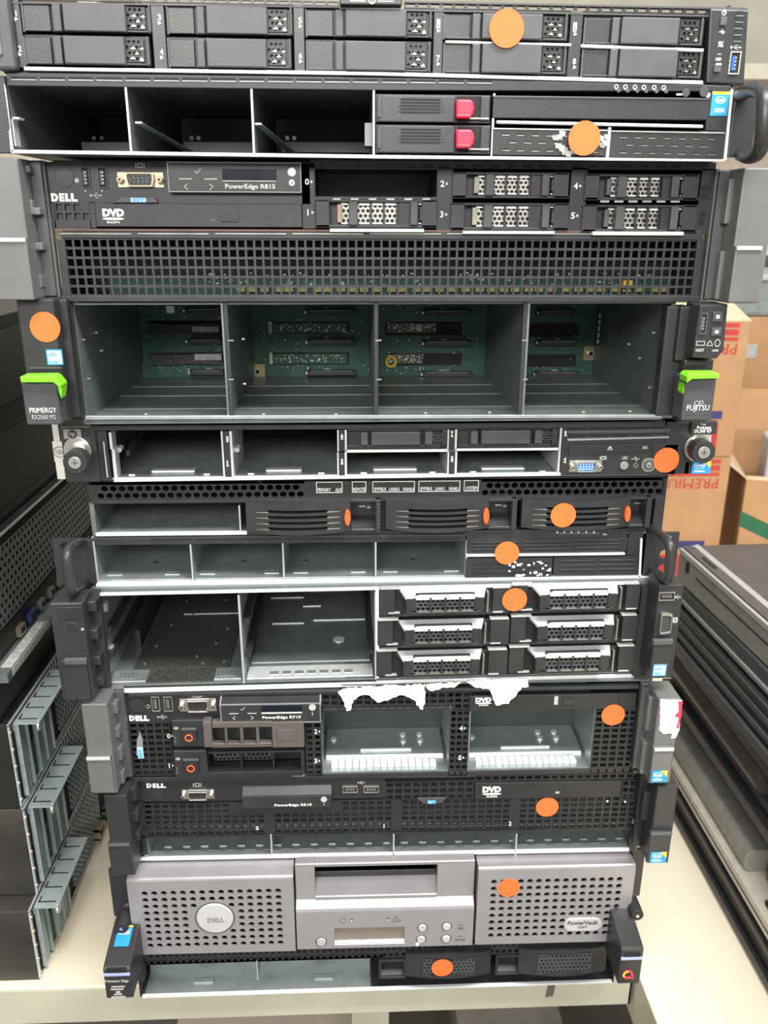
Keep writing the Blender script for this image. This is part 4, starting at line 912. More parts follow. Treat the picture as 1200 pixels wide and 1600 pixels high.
for (a, c, t, b2) in ((543, 701, 669, 701), (715, 872, 667, 699)):
    r = D.one('drive_carrier', BLK, (a, t, c, b2), 3, 30, bevel=.3)
    D.one('carrier_frame', BLK2, (a, b2-6, c-12, b2), -1, 3, r, .3); D.one('carrier_frame', BLK2, (a, t, c, t+4), -1, 3, r, .3)
    D.one('carrier_handle', CHAR, (a+37, t+6, a+114, t+27), -7, 3, r, .8); D.one('latch', CHAR2, (a+21, t+7, a+32, t+27), -6, 3, r, .6); D.one('latch', CHAR2, (a+121, t+6, a+133, t+26), -5, 3, r, .6)
    hexwin(D, a+133, t+8, a+148, t+24, 4, 4, -3, CHAR, parent=r); D.one('window_rim', BLK2, (a+148, t+4, a+156, t+27), -4, 3, r, .3)
# right-hand module
r = D.one('right_module', BLK2, (877, 664, 1040, 742), -1, 10, bevel=.6)
for (t, b2) in ((667, 670.5), (680, 683)):
    D.bxs([(888+i*34, t-i*.4, 915+i*34, b2-i*.4) for i in range(4)] , -1.3, -.9).build('vent_slots', MATTE, r)
D.poly1('rounded_bar', CHAR, [(888, 673), (1048, 670), (1048, 677), (888, 679)], -4, 0, r, 1.2); D.poly1('silver_bar', PV, [(887, 686), (1046, 682), (1046, 685), (887, 689.5)], -4, 0, r, .8)
od = D.poly1('optical_drive', BLK, [(890, 696), (1017, 693), (1016, 706), (888, 709.5)], -2.5, 0, r, .5)
x, z = D.q(953, 701, -2.6); MB().prism([(x-2, z), (x+2, z), (x, z+2.2)], -2.8, -2.5).box(x-2, -2.8, z-1, x+2, -2.5, z-.5).build('eject_icon', GRYP, r); D.text('SID', 1004, 697, 1012, 701.5, -2.7, GRYP, parent=r)
D.text('8', 882, 673, 885.5, 678, -1.2, parent=r); D.text('4', 881, 715, 884.5, 720, -1.2, parent=r)
for px, py in ((883.5, 681), (882.5, 723)): x, z = D.q(px, py, -1.2); MB().prism([(x-1.2, z), (x+1.2, z), (x, z+1.6)], -1.4, -1).build('arrow_mark', WHT, r)
D.vga(899, 720, 930, 736, -1.2, pinm=VGAB, pins=WHT); D.monitor(938, 713, 947, 718, -1.2)
D.text('UID', 972, 713, 981, 718, -1.2, GRYP, parent=r); x, z = D.q(975, 727, -1.2); MB().cyl(x, z, 3.2, -2.4, -1, 24).build('id_button', PV, r, .4)
x, z = D.q(993, 717, -1.2); MB().line([(x-3, z), (x-1, z), (x, z+2), (x+.6, z-2), (x+1.2, z), (x+3, z)], .5, -1.4, -1).build('health_icon', GRYP, r); x, z = D.q(993, 727, -1.2); MB().cring(x, z, 1.8, .6, -1.5, -1, 14).build('health_light', NICK, r)
x, z = D.q(1013, 726, -1.2); MB().cring(x, z, 5.4, 1.2, -2.2, -1, 28).build('button_ring', NICK, r); MB().cyl(x, z, 4.1, -2.4, -1, 28).build('power_button', CHAR2, r, .3); MB().cring(x, z, 1.9, .5, -2.6, -2.3, 16).box(x-.3, -2.7, z, x+.3, -2.3, z+2.4).build('power_icon', PVL, r)
D.one('port_cover', BLK2, (1018, 694, 1058, 742), -2, 4, r, .6)
D.sticker(1041, 719, -2.4)
# ears
x0, z0, x1, z1 = D.rect(99, 667, 144, 753, -1)
r = MB().box(x0, -2, z0, -HW+6, 1, z1).build('left_ear', BLK2, D.root, .8)
D.one('logo_badge', PV, (99, 671, 127, 686), -3, -2, r, .3, label='silver badge'); x, z = D.q(113, 678.5, -3.2); MB().cyl(x, z, 3.2, -3.3, -3, 24).build('badge_disc', BLK, r); D.text('hp', 109, 674, 117, 683.5, -3.6, PVL, parent=r, bold=.0)
def knob(D, cx, cy, bx_, by, par):
    xa, za = D.q(bx_, by, -3); xb, zb_ = D.q(cx, cy, -26)
    MB().cyl(xa, za, 10, -3.2, -2, 28).build('washer', NICK, par, .3)
    MB().tube([(xa, -3, za), (xb, -16, zb_+1)], 6.3, 20).build('screw_collar', SCR, par, smooth=True)
    k = MB(); n = 36
    p = [(xb+(8.3+.35*(i % 2))*math.cos(2*math.pi*i/n), zb_+(8.3+.35*(i % 2))*math.sin(2*math.pi*i/n)) for i in range(n)]
    k.prism(p, -26, -15); kk = k.build('thumbscrew', RUB, par, .5, label='knurled black thumbscrew')
    MB().cyl(xb, zb_, 4.4, -26.6, -25, 24).build('screw_head', SCR, par, .3)
    MB().box(xb-2.3, -26.8, zb_-.35, xb+2.3, -26.5, zb_+.35).box(xb-.35, -26.8, zb_-2.3, xb+.35, -26.5, zb_+2.3).build('screw_cross', CHAR2, par)
knob(D, 117, 723, 121, 704, r)
bk = MB(); D.bx(bk, 83, 690, 101, 722, 3, 5); D.bx(bk, 82, 660, 92, 690, 3, 5); D.bx(bk, 88, 722, 101, 749, 3, 5); bk.build('rail_bracket', mat('ivory_bracket', (.55, .55, .5), .5), D.root, .4, label='ivory rail bracket behind the left ear')
x, z = D.q(93, 706, 3); MB().cring(x, z, 4.6, 1.2, 2.4, 3.2, 20).cyl(x, z, 2.2, 2.2, 3, 16).build('bracket_screw', NICK, D.root)
x0, z0, x1, z1 = D.rect(1071, 680, 1111, 740, -1)
r = MB().box(HW-16, -2, z0, x0+4, 1, z1+10).box(x0, -2, z0, x1, 1, z0+10).build('right_ear', BLK2, D.root, .6)
D.one('silver_plate', GALVB, (1082, 680, 1110, 708), -1.5, 1, r)
np_ = D.one('name_plate', BLK2, (1080, 658, 1121, 679), -5, -1, r, .8)
D.text('hp', 1095, 661.5, 1104, 664.5, -5.2, GRYP, parent=r); D.text('ProLiant', 1089, 665.5, 1111, 670.5, -5.2, parent=r); D.text('DL360 G7', 1085, 671, 1112, 676, -5.2, parent=r)
knob(D, 1100, 707, 1090, 700, r)
D.intel(1081, 720, 1110, 740, -2.3, r, words=('intel', 'Xeon'))

# ============================================================ 4  2U server with green-lipped ears
D = Dev('rack_server', 'server with lime green latch lips and a green circuit board inside its open bays', 'server', (-5, -3, 533.0), yaw=.003, roll=.002, group=G)
H = 84.0
D.shell(-206, 208, H, GALVD, depth=400)
MB().box(-204, 2, 1.8, 206, 176, 2.6).build('bay_floor', GALVD, D.root, label='steel bay floor with screw dots')
for y_ in (40, 90, 130): MB().box(-204, y_, 2.6, 206, y_+.8, 3.0).build('floor_seam', GALVD, D.root)
D.poly1('bottom_rim', GALV, [(126, 650), (1034, 648), (1034, 653), (126, 656)], -1, 2, bevel=.3)
YB = 178
pb = D.one('backplane', PCB, (200, 462, 940, 592), YB, YB+2)
x0, z0, x1, z1 = -203, 2.6, 207, H-2
for px, a, b2, dd in ((357, 470, 656, 174), (588, 470, 656, 174), (817, 470, 654, 174)):
    r = divider(D, px, a, b2, dd, t=1.4, m=GALVD, lip=False)
    D.one('divider_edge', BLKST, (px-3, a, px+3, b2), -.6, 2, r)
    D.bxs([(px-1, 531, px+8, 533), (px, 592, px+8, 594)], -.8, 0).build('divider_tabs', NICK, r)
MB().box(-205, 1, 2, -203, YB, H-2).build('side_wall', GALVD, D.root); MB().box(207-2, 1, 2, 207, YB, H-2).build('side_wall', GALVD, D.root)
D.one('left_frame', BLKST, (97, 472, 122, 658), -3, 8, bevel=2); D.one('right_frame', BLKST, (1034, 478, 1068, 650), -3, 8, bevel=1)
rq = random.Random(11)
# backplane parts, measured on its own plane
def onpcb(name, m, r_, th=3, bev=0, label=None): return D.one(name, m, r_, YB-th, YB, None, bev, label)
for (a, c, t, b2) in ((230, 349, 501, 520), (233, 349, 551, 568), (422, 545, 503, 521), (424, 545, 551, 570), (602, 722, 503, 524), (602, 722, 552, 571), (828, 905, 505, 526), (824, 900, 554, 573)):
    onpcb('board_cutout', MATTE, (a, t, c, b2), .4)
for (a, c, t) in ((288, 349, 484), (292, 349, 532), (296, 349, 580), (478, 556, 486), (480, 554, 533), (480, 556, 581), (662, 738, 487), (662, 738, 535), (660, 738, 583), (842, 900, 487), (840, 905, 534), (836, 905, 583)):
    r = onpcb('drive_connector', CHIP, (a, t-1, c, t+6), 9, .4); D.one('connector_pins', CHAR, (a+6, t-2, c-6, t+1), YB-10, YB-8, r); D.one('connector_clip', TINS, (a-2, t, a+2, t+4), YB-8, YB-2, r); D.one('connector_text', GRYP, (a+26, t-5, a+36, t-3.5), YB-.4, YB, r)
for k, (px, t, n) in enumerate(((232, 503, 9), (236, 552, 9))):
    for i in range(n):
        p = []
        for j in range(9):
            u = j/8; x, z = D.q(px+u*112, t+2+i*1.7+u*3*(1 if k == 0 else 0)+1.5*math.sin(u*5+i), YB); p.append((x, YB-2-2.5*math.sin(u*3.1), z))
        MB().tube(p, 1.25, 8).build('braided_cable', CORD, D.root, smooth=True)
    D.one('cable_label', TAPEW, (px+68, t+7-k*6, px+110, t+16-k*5), YB-6.5, YB-4, None, .4)
for (a, c, t, b2) in ((427, 542, 505, 520), (427, 542, 553, 568), (604, 682, 505, 520), (602, 660, 553, 568)):
    r = onpcb('inner_board', PCB if a < 600 else mat('populated_board', (.08, .085, .055), .5, var=.9, scale=500), (a, t, c, b2), 1)
    mb = MB()
    for i in range(46): px, py = rq.uniform(a+2, c-4), rq.uniform(t+1, b2-2); D.bx(mb, px, py, px+rq.uniform(.8, 2.4), py+rq.uniform(.7, 1.6), YB-1.8, YB-.9)
    mb.build('board_components', TINS, r)
for rr_ in ((419, 502, 425, 521), (421, 551, 426, 569), (649, 506, 659, 517)): onpcb('ribbon_socket', CRM, rr_, 4, .4)
for px, py in ((214, 578), (403, 580), (922, 552)): 
    r = onpcb('gold_mount', mat('brass_pad', (.34, .27, .15), .4, .5), (px-10, py-11, px+11, py+11), 2); x, z = D.q(px, py, YB-3); MB().cyl(x, z, 3.6, YB-6, YB-2, 6).build('hex_standoff', NICK, r, .3); MB().cyl(x, z, 2, YB-6.3, YB-6, 14).build('standoff_hole', MATTE, r)
x, z = D.q(611, 565, YB-3); r = MB().cring(x, z, 5.4, 2.4, YB-4, YB-1, 24).build('yellow_washer', mat('yellow_washer_paint', (.6, .45, .03), .4), D.root); 
onpcb('square_chip', TINS, (260, 478, 272, 489), 1.5); mb = MB()
for i in range(230):
    px, py = rq.uniform(204, 936), rq.uniform(474, 590)
    if rq.random() < .5: py = rq.choice((480, 527, 576)) + rq.uniform(-3, 3)
    D.bx(mb, px, py, px+rq.uniform(.8, 2.2), py+rq.uniform(.8, 1.4), YB-1, YB)
mb.build('surface_components', TINS, pb)
mb = MB()
for i in range(5): D.bx(mb, 197+i*.6, 486+i*9, 200+i*.6, 492+i*9, YB-30, YB-29); D.bx(mb, 936-i*.8, 490+i*10, 939-i*.8, 497+i*10, YB-30, YB-29)
mb.build('wall_slots', NICK, D.root)
for px, py, d in ((130, 531, 10), (138, 592, 12), (135, 610, 12), (158, 548, 40), (150, 520, 40), (1022, 520, 12), (1016, 606, 12), (1000, 560, 40), (983, 538, 60), (412, 648, 5), (228, 648, 5), (525, 648, 5), (665, 646, 5), (765, 645, 5), (912, 644, 5), (985, 643, 5), (380, 530, 14), (382, 600, 14)):
    x, z = D.q(px, py, d); MB().box(x-1.2, d, z-.7, x+1.2, d+.6, z+.7).build('rivet', NICK, D.root, .3)
# left ear
x0, z0, x1, z1 = D.rect(38, 474, 93, 664, -20)
r = MB().box(x0, -20, z0+1, x1+1, 0, z1+3).build('left_ear', BLK2, D.root, 1.5)
MB().box(x1, -10, z0+2, D.q(122, 560, 0)[0], 4, z1+2).build('ear_flange', BLK, r, 1.5)
D.one('ear_ridge', CHAR, (45, 574, 96, 577), -21.5, -19, r, .4)
lo = D.one('latch_cover', CHAR, (37, 596, 92, 664), -34, -20, r, 1)
def green(D, pts, hook, d):
    mb = MB(); P = [D.q(*p, d) for p in pts]; mb.prism(P, d-1.5, d+12); Q = [D.q(*p, d+6) for p in hook]; mb.prism(Q, d+4, d+14)
    return mb.build('latch_lip', GRN, D.root, .5, label='lime green latch lip')
green(D, [(32, 588), (82, 587), (88, 591), (96, 601), (96, 606), (84, 597), (34, 597)], [(88, 592), (96, 601), (99, 606), (97, 623), (93, 612), (91, 602)], -37)
x, z0_, x2, z1_ = D.rect(45, 635, 91, 657, -34.3); MB().frame(x, z0_, x2, z1_, .18, -34.3, -34).build('label_outline', DKP, lo)
D.text('PRIMERGY', 46, 637, 88, 645, -34.4, WHT, parent=r, bold=.0); D.text('RX2560 M2', 50, 648, 87, 655, -34.4, GRYP, parent=r, bold=.0)
D.sticker(70.5, 511, -20.3); D.intel(73, 546, 98, 570, -20.3, r, words=('XEON', 'inside'), col=PALE)
# right ear
x0, z0, x1, z1 = D.rect(1064, 566, 1110, 658, -12)
r = MB().box(x0, -12, z0-1, x1, 0, z1+2).build('right_ear', BLK2, D.root, 1.5)
cpn = D.poly1('control_block', BLK2, [(1094, 476), (1138, 475), (1131, 548), (1120, 561), (1082, 559)], -24, 0, r, 1)
MB().box(D.q(1060, 500, -6)[0], -8, z1, x1-2, 0, H-3).build('ear_flange', BLK, r, 1)
D.usb(1093, 489, 1104, 522, -24.2, parent=r, shellm=CHAR2)
D.one('push_button', CHAR, (1114, 487, 1130, 503), -25.5, -24, r, .5); D.one('push_button', CHAR, (1112, 512, 1128, 525), -25.5, -24, r, .5); D.one('button_mark', GRYP, (1119, 492, 1125, 498), -25.8, -25.4, r); D.one('button_mark', GRYP, (1117, 516, 1123, 521), -25.8, -25.4, r)
x0, z0, x1, z1 = D.rect(1088, 533, 1101, 540, -24.2); MB().frame(x0, z0, x1, z1, .4, -24.4, -24).build('id_icon', GRYP, r); x0, z0, x1, z1 = D.rect(1104, 532, 1114, 540, -24.2); MB().line([(x0, z0), (x1, z0), ((x0+x1)/2, z1), (x0, z0)], .4, -24.4, -24).build('warning_icon', GRYP, r)
x, z = D.q(1121, 536, -24.2); MB().cring(x, z, 2, .4, -24.4, -24, 14, 1.3).build('disk_icon', GRYP, r)
D.text('RESET', 1087, 545, 1100, 549.5, -24.3, GRYP, parent=r); D.text('NMI', 1113, 546, 1122, 549.5, -24.3, GRYP, parent=r)
lo = D.one('latch_cover', CHAR, (1068, 590, 1116, 657), -30, -12, r, 1); D.one('upper_slot', MATTE, (1066, 571, 1103, 575), -12.5, -11, r)
green(D, [(1072, 588), (1077, 583), (1123, 583), (1122, 591), (1080, 592), (1072, 598)], [(1070, 591), (1077, 584), (1078, 592), (1073, 604), (1067, 618), (1065, 612)], -33)
x, z0_, x2, z1_ = D.rect(1071, 626, 1111, 648, -30.3); MB().frame(x, z0_, x2, z1_, .18, -30.3, -30).build('label_outline', DKP, lo)
D.text('FUJITSU', 1073, 633, 1108, 644, -30.4, WHT, parent=r, bold=.0); x, z = D.q(1091, 630, -30.4); MB().cring(x-1, z, 1.9, .5, -30.5, -30.2, 14, .8).cring(x+2, z+.6, 1.5, .5, -30.5, -30.2, 14, .8).build('infinity_mark', GRYP, r)
# ============================================================ 3  2U server with wide grille
D = Dev('rack_server', 'server between large grey ears with a wide square-hole grille along its lower half', 'server', (0, -5, 617.6), group=G)
H = 87.5
D.shell(-210, 213, H, BLKST)
D.one('control_panel', BLK, (76, 254, 484, 318), 0, 3); D.one('panel_left', BLK, (80, 316, 149, 356), 2, 3)
g = MB(); D.perf(g, 86, 317, 141, 345, 4, 2, .72, .72, 4, 0, 2, fill=lambda i, j: i == 3 and j == 1); g.build('small_grille', BLK, D.root)
D.bxs([(80, 316, 86, 360), (141, 316, 149, 356), (86, 345, 141, 360)], 0, 3).build('panel_frame', BLK, D.root)
D.one('copper_seam', mat('copper_brown_edge', (.12, .07, .055), .5, .3), (85, 359, 1094, 362.5), -.5, 2)
D.one('column_strip', BLK, (472, 255, 492, 357), 0, 3); D.one('column_strip', BLK, (683, 262, 707, 364), 0, 3); D.one('column_strip', BLK, (890, 262, 915, 366), 0, 3); D.one('column_strip', BLK, (1092, 264, 1119, 366), 0, 3)
D.one('top_band', BLK, (484, 252, 1119, 264), 0, 4)
D.bxs([(635+i*26, 258, 650+i*26, 262) for i in range(17)], -.3, 0).build('band_slots', MATTE, D.root)
mb = MB()
for py in (293, 307, 335, 347): x, z = D.q(1102-(py-293)*.1, py, -.2); mb.cyl(x, z, 2.2, -.3, 0, 14)
mb.build('round_holes', MATTE, D.root)
x, z = D.q(101, 277, -.2); MB().cyl(x, z, 6, -.5, 0, 30).build('power_button', BLK2, D.root, .3)
x, z = D.q(120, 282, -.2); MB().cyl(x, z, 1.4, -.4, 0, 14).build('indicator', GRYP, D.root)
D.usb(127, 260, 141, 295, shellm=CHAR2); D.usb(153, 260, 168, 295, shellm=CHAR2); D.bxs([(132, 297, 135, 299), (158, 297, 161, 299)], -.3, 0).build('printed_dots', GRYP, D.root)
usbicon(D, 142, 302, 157, 309); D.monitor(212, 255, 225, 262); D.vga(198, 270, 242, 292, shellm=GOLD, pinm=CHAR)
D.dell(80, 302, 121, 315)
r = D.poly1('pull_tag_slot', CHAR2, [(190, 308), (242, 308), (247, 317), (174, 317)], -3, 0, bevel=.5); D.one('pull_tag', BLUP, (204, 309, 228, 316), -3.3, -2.9, r, label='pale blue tag'); D.text('EST', 208, 310, 224, 315, -3.5, BLU, parent=r, bold=0)
r = D.one('optical_drive', BLK2, (149, 318, 472, 355), -1, 3, bevel=.5); D.dvd(160, 326, 194, 349, -1.2, r); D.one('eject_button', BLK, (345, 335, 373, 347), -1.6, -.9, r, .3); D.one('activity_light', DKP, (328, 343, 337, 346), -1.2, -1, r)
r = D.one('display_panel', BLK2, (262, 253, 471, 301), -5, 0, bevel=.6)
x0, z0, x1, z1 = D.rect(262, 253, 471, 301, -5); MB().frame(x0, z0, x1, z1, .8, -5.6, -4.4).build('silver_outline', PV, r, .3)
D.one('lcd', LCD, (347, 264, 432, 282), -5.5, -5, r); D.one('lcd_sill', PVL, (347, 282, 432, 284), -5.9, -5, r, .3)
D.text('PowerEdge R815', 352, 287.5, 430, 297, -5.3, parent=r, bold=.012); keys(D, r, 309, 268, -5.3, 1.0)
x, z = D.q(456, 269, -5.3); MB().cyl(x, z, 2.6, -5.9, -5, 24).build('round_button', PVL, r); x, z = D.q(456, 285.5, -5.3); MB().cyl(x, z, 1.9, -5.4, -5.1, 20).build('info_disc', WHT, r); D.text('i', 455.2, 283, 456.8, 288, -5.6, DKP, parent=r, bold=.06)
for t, px, py in (('0', 480, 284), ('1', 481.5, 332), ('2', 691.5, 287), ('3', 690.5, 335), ('4', 900, 290.5), ('5', 895.5, 337)):
    D.text(t, px-3.5, py-5, px+3, py+5, bold=.02); D.tri(px+5.5, py, 2.7).build('arrow_mark', WHT, D.root)
x0, z0, x1, z1 = D.rect(492, 264, 683, 309, 0)
MB().box(x0, 60, z0, x1, 61, z1).box(x0-.8, 0, z0, x0, 60, z1).box(x1, 0, z0, x1+.8, 60, z1).box(x0, 0, z1, x1, 60, z1+.8).build('empty_bay', BLK, D.root); MB().frame(x0-.5, z0, x1+.5, z1+.5, .5, -.5, .3).build('bay_edge', CHAR2, D.root)
D.one('bay_shelf', BLK, (492, 309, 683, 313), 0, 60)
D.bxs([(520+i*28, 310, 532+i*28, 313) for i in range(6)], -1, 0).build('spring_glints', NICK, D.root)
def small_carrier(D, a, t, c, b2, lay, tabm):
    r = D.one('drive_carrier', BLK, (a, t, c, b2), 5, 30, bevel=.3)
    D.bxs([(a, t, c, t+4), (a, b2-5, c, b2), (a, t, a+22, b2), (c-24, t, c, b2)], -2, 5).build('carrier_frame', BLK2, r, .4)
    h = MB(); D.perf(h, a+40, t+6, c-36, b2-7, 15, 4, .80, .80, 6, 3, .6, stag=True, rot=30); h.build('hex_vent', NICK, r, label='light metal hexagon mesh')
    bars = [(a+52, t+3, a+66, b2-4), (c-42, t+3, c-30, b2-4)]
    D.each('carrier_grip', CHAR, bars, -5, 4, r, .6)
    w_ = (c-42-a-66)/4
    D.bxs([(a+66+w_*k-1.5, t+4, a+66+w_*k+1.5, b2-5) for k in (1, 2, 3)]+[(c-60, t+3, c-42, b2-4)], -.5, 3).build('window_bars', BLK, r)
    D.bxs([(a+68+w_*k, t+5, a+64+w_*(k+1), t+9) for k in range(3)] + [(a+68+w_*k, b2-8, a+64+w_*(k+1), b2-6) for k in range(4)] + [(a+40, t+5, a+50, t+8), (a+40, b2-8, a+50, b2-6), (c-29, t+4, c-22, t+8), (c-29, b2-8, c-22, b2-6)], 1, 3).build('mesh_rim_glints', LIP, r)
    D.one('light_pipe', tabm, (a+34, t+7, a+42, b2-8), 0, 4, r, .5); D.one('latch_pin', CHAR, (c-27, t+11, c-20, b2-11), -1, 4, r, .3)
TAN = mat('tan_light_pipe', (.36, .25, .18), .5); KHA = mat('khaki_light_pipe', (.32, .31, .24), .5)
small_carrier(D, 493, 312, 683, 356, 0, TAN); small_carrier(D, 707, 269, 889, 310, 0, KHA); small_carrier(D, 704, 317, 889, 360, 0, KHA); small_carrier(D, 914, 272, 1092, 313, 0, CHAR2); small_carrier(D, 910, 320, 1090, 363, 0, CHAR2)
D.each('front_tongue', PVL, [(515, 357.5, 663, 363), (723, 361, 867, 366), (926, 362, 1069, 368)], -6, 1, None, .5)
D.bxs([(938+i*22, 313, 952+i*22, 316.5) for i in range(6)], -1, 0).build('spring_glints', NICK, D.root)
# grille door
gx = D.rect(93, 364, 1098, 471, -1)
D.bxs([(95, 363.5, 1098, 374), (95, 462, 1094, 472), (93, 373, 106, 463), (1085, 373, 1097, 463)], -2, 4).build('grille_frame', BLK2, D.root, .6)
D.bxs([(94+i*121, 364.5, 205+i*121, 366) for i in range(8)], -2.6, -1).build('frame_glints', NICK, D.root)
g = MB(); D.perf(g, 105, 374, 1086, 462, 75, 6, .74, .74, 4, -1, 1.6); g.build('wide_grille', BLK2, D.root, label='wide grille of small square holes')
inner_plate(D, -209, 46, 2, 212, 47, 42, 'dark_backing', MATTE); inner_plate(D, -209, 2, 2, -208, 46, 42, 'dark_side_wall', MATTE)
r = D.one('circuit_board', PCB, (170, 436, 1070, 463), 40, 44, label='green board edge behind the grille')
rs = random.Random(9); mb = MB(); m2 = MB(); m3 = MB()
for i in range(36): px = 370+i*19.5+rs.uniform(-3, 3); D.bx(mb, px, 448, px+13, 456, 36, 40)
for i in range(120): px, py = rs.uniform(320, 1030), rs.uniform(425, 446); D.bx(m2, px, py, px+rs.uniform(2, 5), py+rs.uniform(1.5, 4), 37, 40)
mb.build('yellow_connectors', mat('yellow_green_connector', (.42, .40, .16), .5), r); m2.build('board_components', TINS, r)
D.one('yellow_cap', YEL, (974, 438, 988, 450), 32, 40, r)
# ears
tab_ear(D, (-60, 246), (-60, 470), (29, 246), (53, 468), (72, 252), (92, 470), [(33, 258, 48, 270), (39, 312, 53, 336), (52, 324, 64, 336), (48, 379, 68, 391), (54, 430, 66, 450)], (-60, 371, 47, 469))
tab_ear(D, (1232, 262), (1174, 474), (1160, 262), (1138, 474), (1118, 264), (1095, 474), [(1134, 279, 1152, 350), (1120, 392, 1138, 468)], (1144, 384, 1185, 473))

# ============================================================ 2  1U server with red latches
D = Dev('rack_server', 'thin black server with two raspberry red drive latches beside three open bays', 'server', (-6.5, -26, 706.0), roll=-.002, group=G)
H = 43.4
D.shell(-HW+1, HW-1, H, GALVD, depth=400)
D.poly1('top_band', BLKST, [(10, 113), (590, 121), (1140, 134), (1140, 143), (586, 141), (12, 134)], -.5, 8, bevel=.4)
D.bxs([(18+i*44.5, 119.5+i*.33, 57+i*44.5, 124+i*.33) for i in range(17)], -.9, -.4).build('band_slots', MATTE, D.root)
D.bxs([(18+i*44.5, 124+i*.33, 57+i*44.5, 125+i*.33) for i in range(17)], -1.1, -.4).build('slot_edges', GALV, D.root)
D.poly1('bottom_rim', LIP, [(18, 234), (585, 242), (1132, 249), (1132, 252), (585, 247), (18, 239)], -1.5, 2)
D.poly1('side_rim', LIP, [(1142, 140), (1146, 140), (1135, 250), (1131, 250)], -1.5, 2); D.poly1('side_rim', LIP, [(6, 130), (9, 140), (21, 236), (17, 238), (14, 205), (16, 200), (8, 145)], -1.5, 2)
for px, pa, a, b2 in ((205, 0, 136, 238), (397, 0, 139, 240), (584, 0, 141, 243)): divider(D, px, a, b2, 170, m=GALVD)
divider(D, 768, 146, 244, 60, m=GALVD)
bay_back(D, -HW+2, 1, -4, H-1, 200, BLKST)
MB().box(-HW+2, 150, 1.5, -6, 198, 12).build('low_partition', GALVD, D.root)
mb = MB()
for px in (74, 80): x, z = D.q(px*2, 215, 148); 
for px in (148, 160, 300, 311, 449, 460): x, z = D.q(px, 216, 150); MB().cyl(x, z, 1.6, 148, 150, 14).build('back_screw', SCR, D.root)
fb = MB()
for (a, c) in ((128, 205), (287, 395), (440, 583)): D.bx(fb, a, 222, c, 238, 90, 92)
fb.build('fan_guard', CHAR2, D.root)
for (px, t) in ((211, 190), (398, 192)):
    x, z = D.q(px, t, 6); MB().add([(x, 6, z), (x+4, 6, z), (x+26, 120, z-14), (x+20, 120, z-14), (x, 6, z-1), (x+4, 6, z-1), (x+26, 120, z-15), (x+20, 120, z-15)], [(0,1,2,3),(4,7,6,5),(0,4,5,1),(3,2,6,7),(0,3,7,4),(1,5,6,2)]).build('guide_rail', GALV, D.root)
D.bxs([(20, 183, 30, 186), (20, 186, 22, 228)], 1, 10).build('side_clip', GALVB, D.root); D.bxs([(570, 192, 582, 228)], 20, 40).build('side_clip', GALVD, D.root)
x, z = D.q(88, 140, 20); MB().add([(x+1.6*math.cos(a*math.pi/6), 30+1.6*math.sin(a*math.pi/6), H-2.6+h_) for h_ in (0, .9) for a in range(12)], [tuple(range(12)), tuple(range(23, 11, -1))]+[(i, (i+1) % 12, 12+(i+1) % 12, 12+i) for i in range(12)]).build('rivet', GALVB, D.root)
for (t, b2) in ((148, 192), (195, 240)):
    r = D.one('drive_carrier', BLK, (587, t, 766, b2), 0, 30, bevel=.3, label='black carrier with a raspberry red latch')
    D.one('carrier_face', BLK2, (590, t+1, 711, b2-1), -2.5, 2, r, .6)
    D.bxs([(626, t+7+i*5, 688, t+9+i*5) for i in range(5)], -2.8, -2.3).build('vent_slots', MATTE, r); D.bxs([(628-i*2, t+5+i*5, 690+i*2, t+6+i*5) for i in range(5)], -3.0, -2.3).build('vent_ribs', CHAR, r)
    D.one('left_step', CHAR, (590, t+4, 596, b2-8), -3.4, -2, r, .4)
    D.one('latch_well', MATTE, (714, t+3, 751, b2-3), -.6, 0, r); D.one('right_step', BLK2, (751, t+2, 765, b2-3), -1.5, 1, r, .4); D.bxs([(732, b2-8, 764, b2-6)], -2, -.5).build('well_edge', NICK, r)
    y_ = [(713, t+7), (736, t+7), (740, t+12), (742, t+20), (740, t+30), (735, t+36), (713, t+36)]
    la = D.poly1('latch', RED, y_, -7, 0, r, 1.2, label='raspberry red latch')
    D.one('latch_lip', RED, (713, t+30, 736, t+36), -8.5, -6, r, .8)
D.one('upper_module', BLK, (770, 151, 1108, 186), -1, 12, bevel=.4); D.poly1('silver_strip', PVL, [(776, 188), (1099, 195), (1099, 200), (776, 193)], -3.5, 0, bevel=.5)
D.poly1('module_edge', CHAR, [(770, 150), (1108, 154), (1108, 156), (770, 152)], -1.6, 0)
D.poly1('right_post', BLK, [(1108, 143), (1142, 144), (1137, 205), (1102, 203)], -.8, 10)
for (a, c, yy_) in ((770, 950, 200), (953, 1132, 204)):
    r = D.one('lower_module', BLK, (a, yy_, c, yy_+43), -.8, 12, bevel=.3); mb = MB(); m2 = MB()
    for row in range(3):
        for k in range(7):
            px = a+15+k*23+(11 if row == 1 else 0); py = yy_+8+row*12+k*.5
            if px+11 > c-8: continue
            D.bx(mb, px, py, px+11, py+2.6, -1.0, -.6); D.bx(m2, px, py+2.6, px+11, py+3.6, -1.2, -.6)
    mb.build('vent_slots', MATTE, r); m2.build('slot_edges', NICK, r)
    D.poly1('module_edge', GALVB, [(a, yy_), (c, yy_+3), (c, yy_+4.5), (a, yy_+1.5)], -1.6, -.5, r)
D.one('module_divider', LIP, (949, 199, 953, 246), -1.6, 1)
rs = random.Random(8)
for k in range(26):
    px, py = rs.uniform(862, 944), rs.uniform(202, 236)
    if k < 24: torn(D, [(px, py), (px+10, py+1), (px+9, py+9), (px+1, py+8)], -1.3-.02*k, 'tape_residue', 'yellowed clear tape scrap under the orange sticker', CLEAR, 1)
D.sticker(913, 216, -4.2, r=9.9)
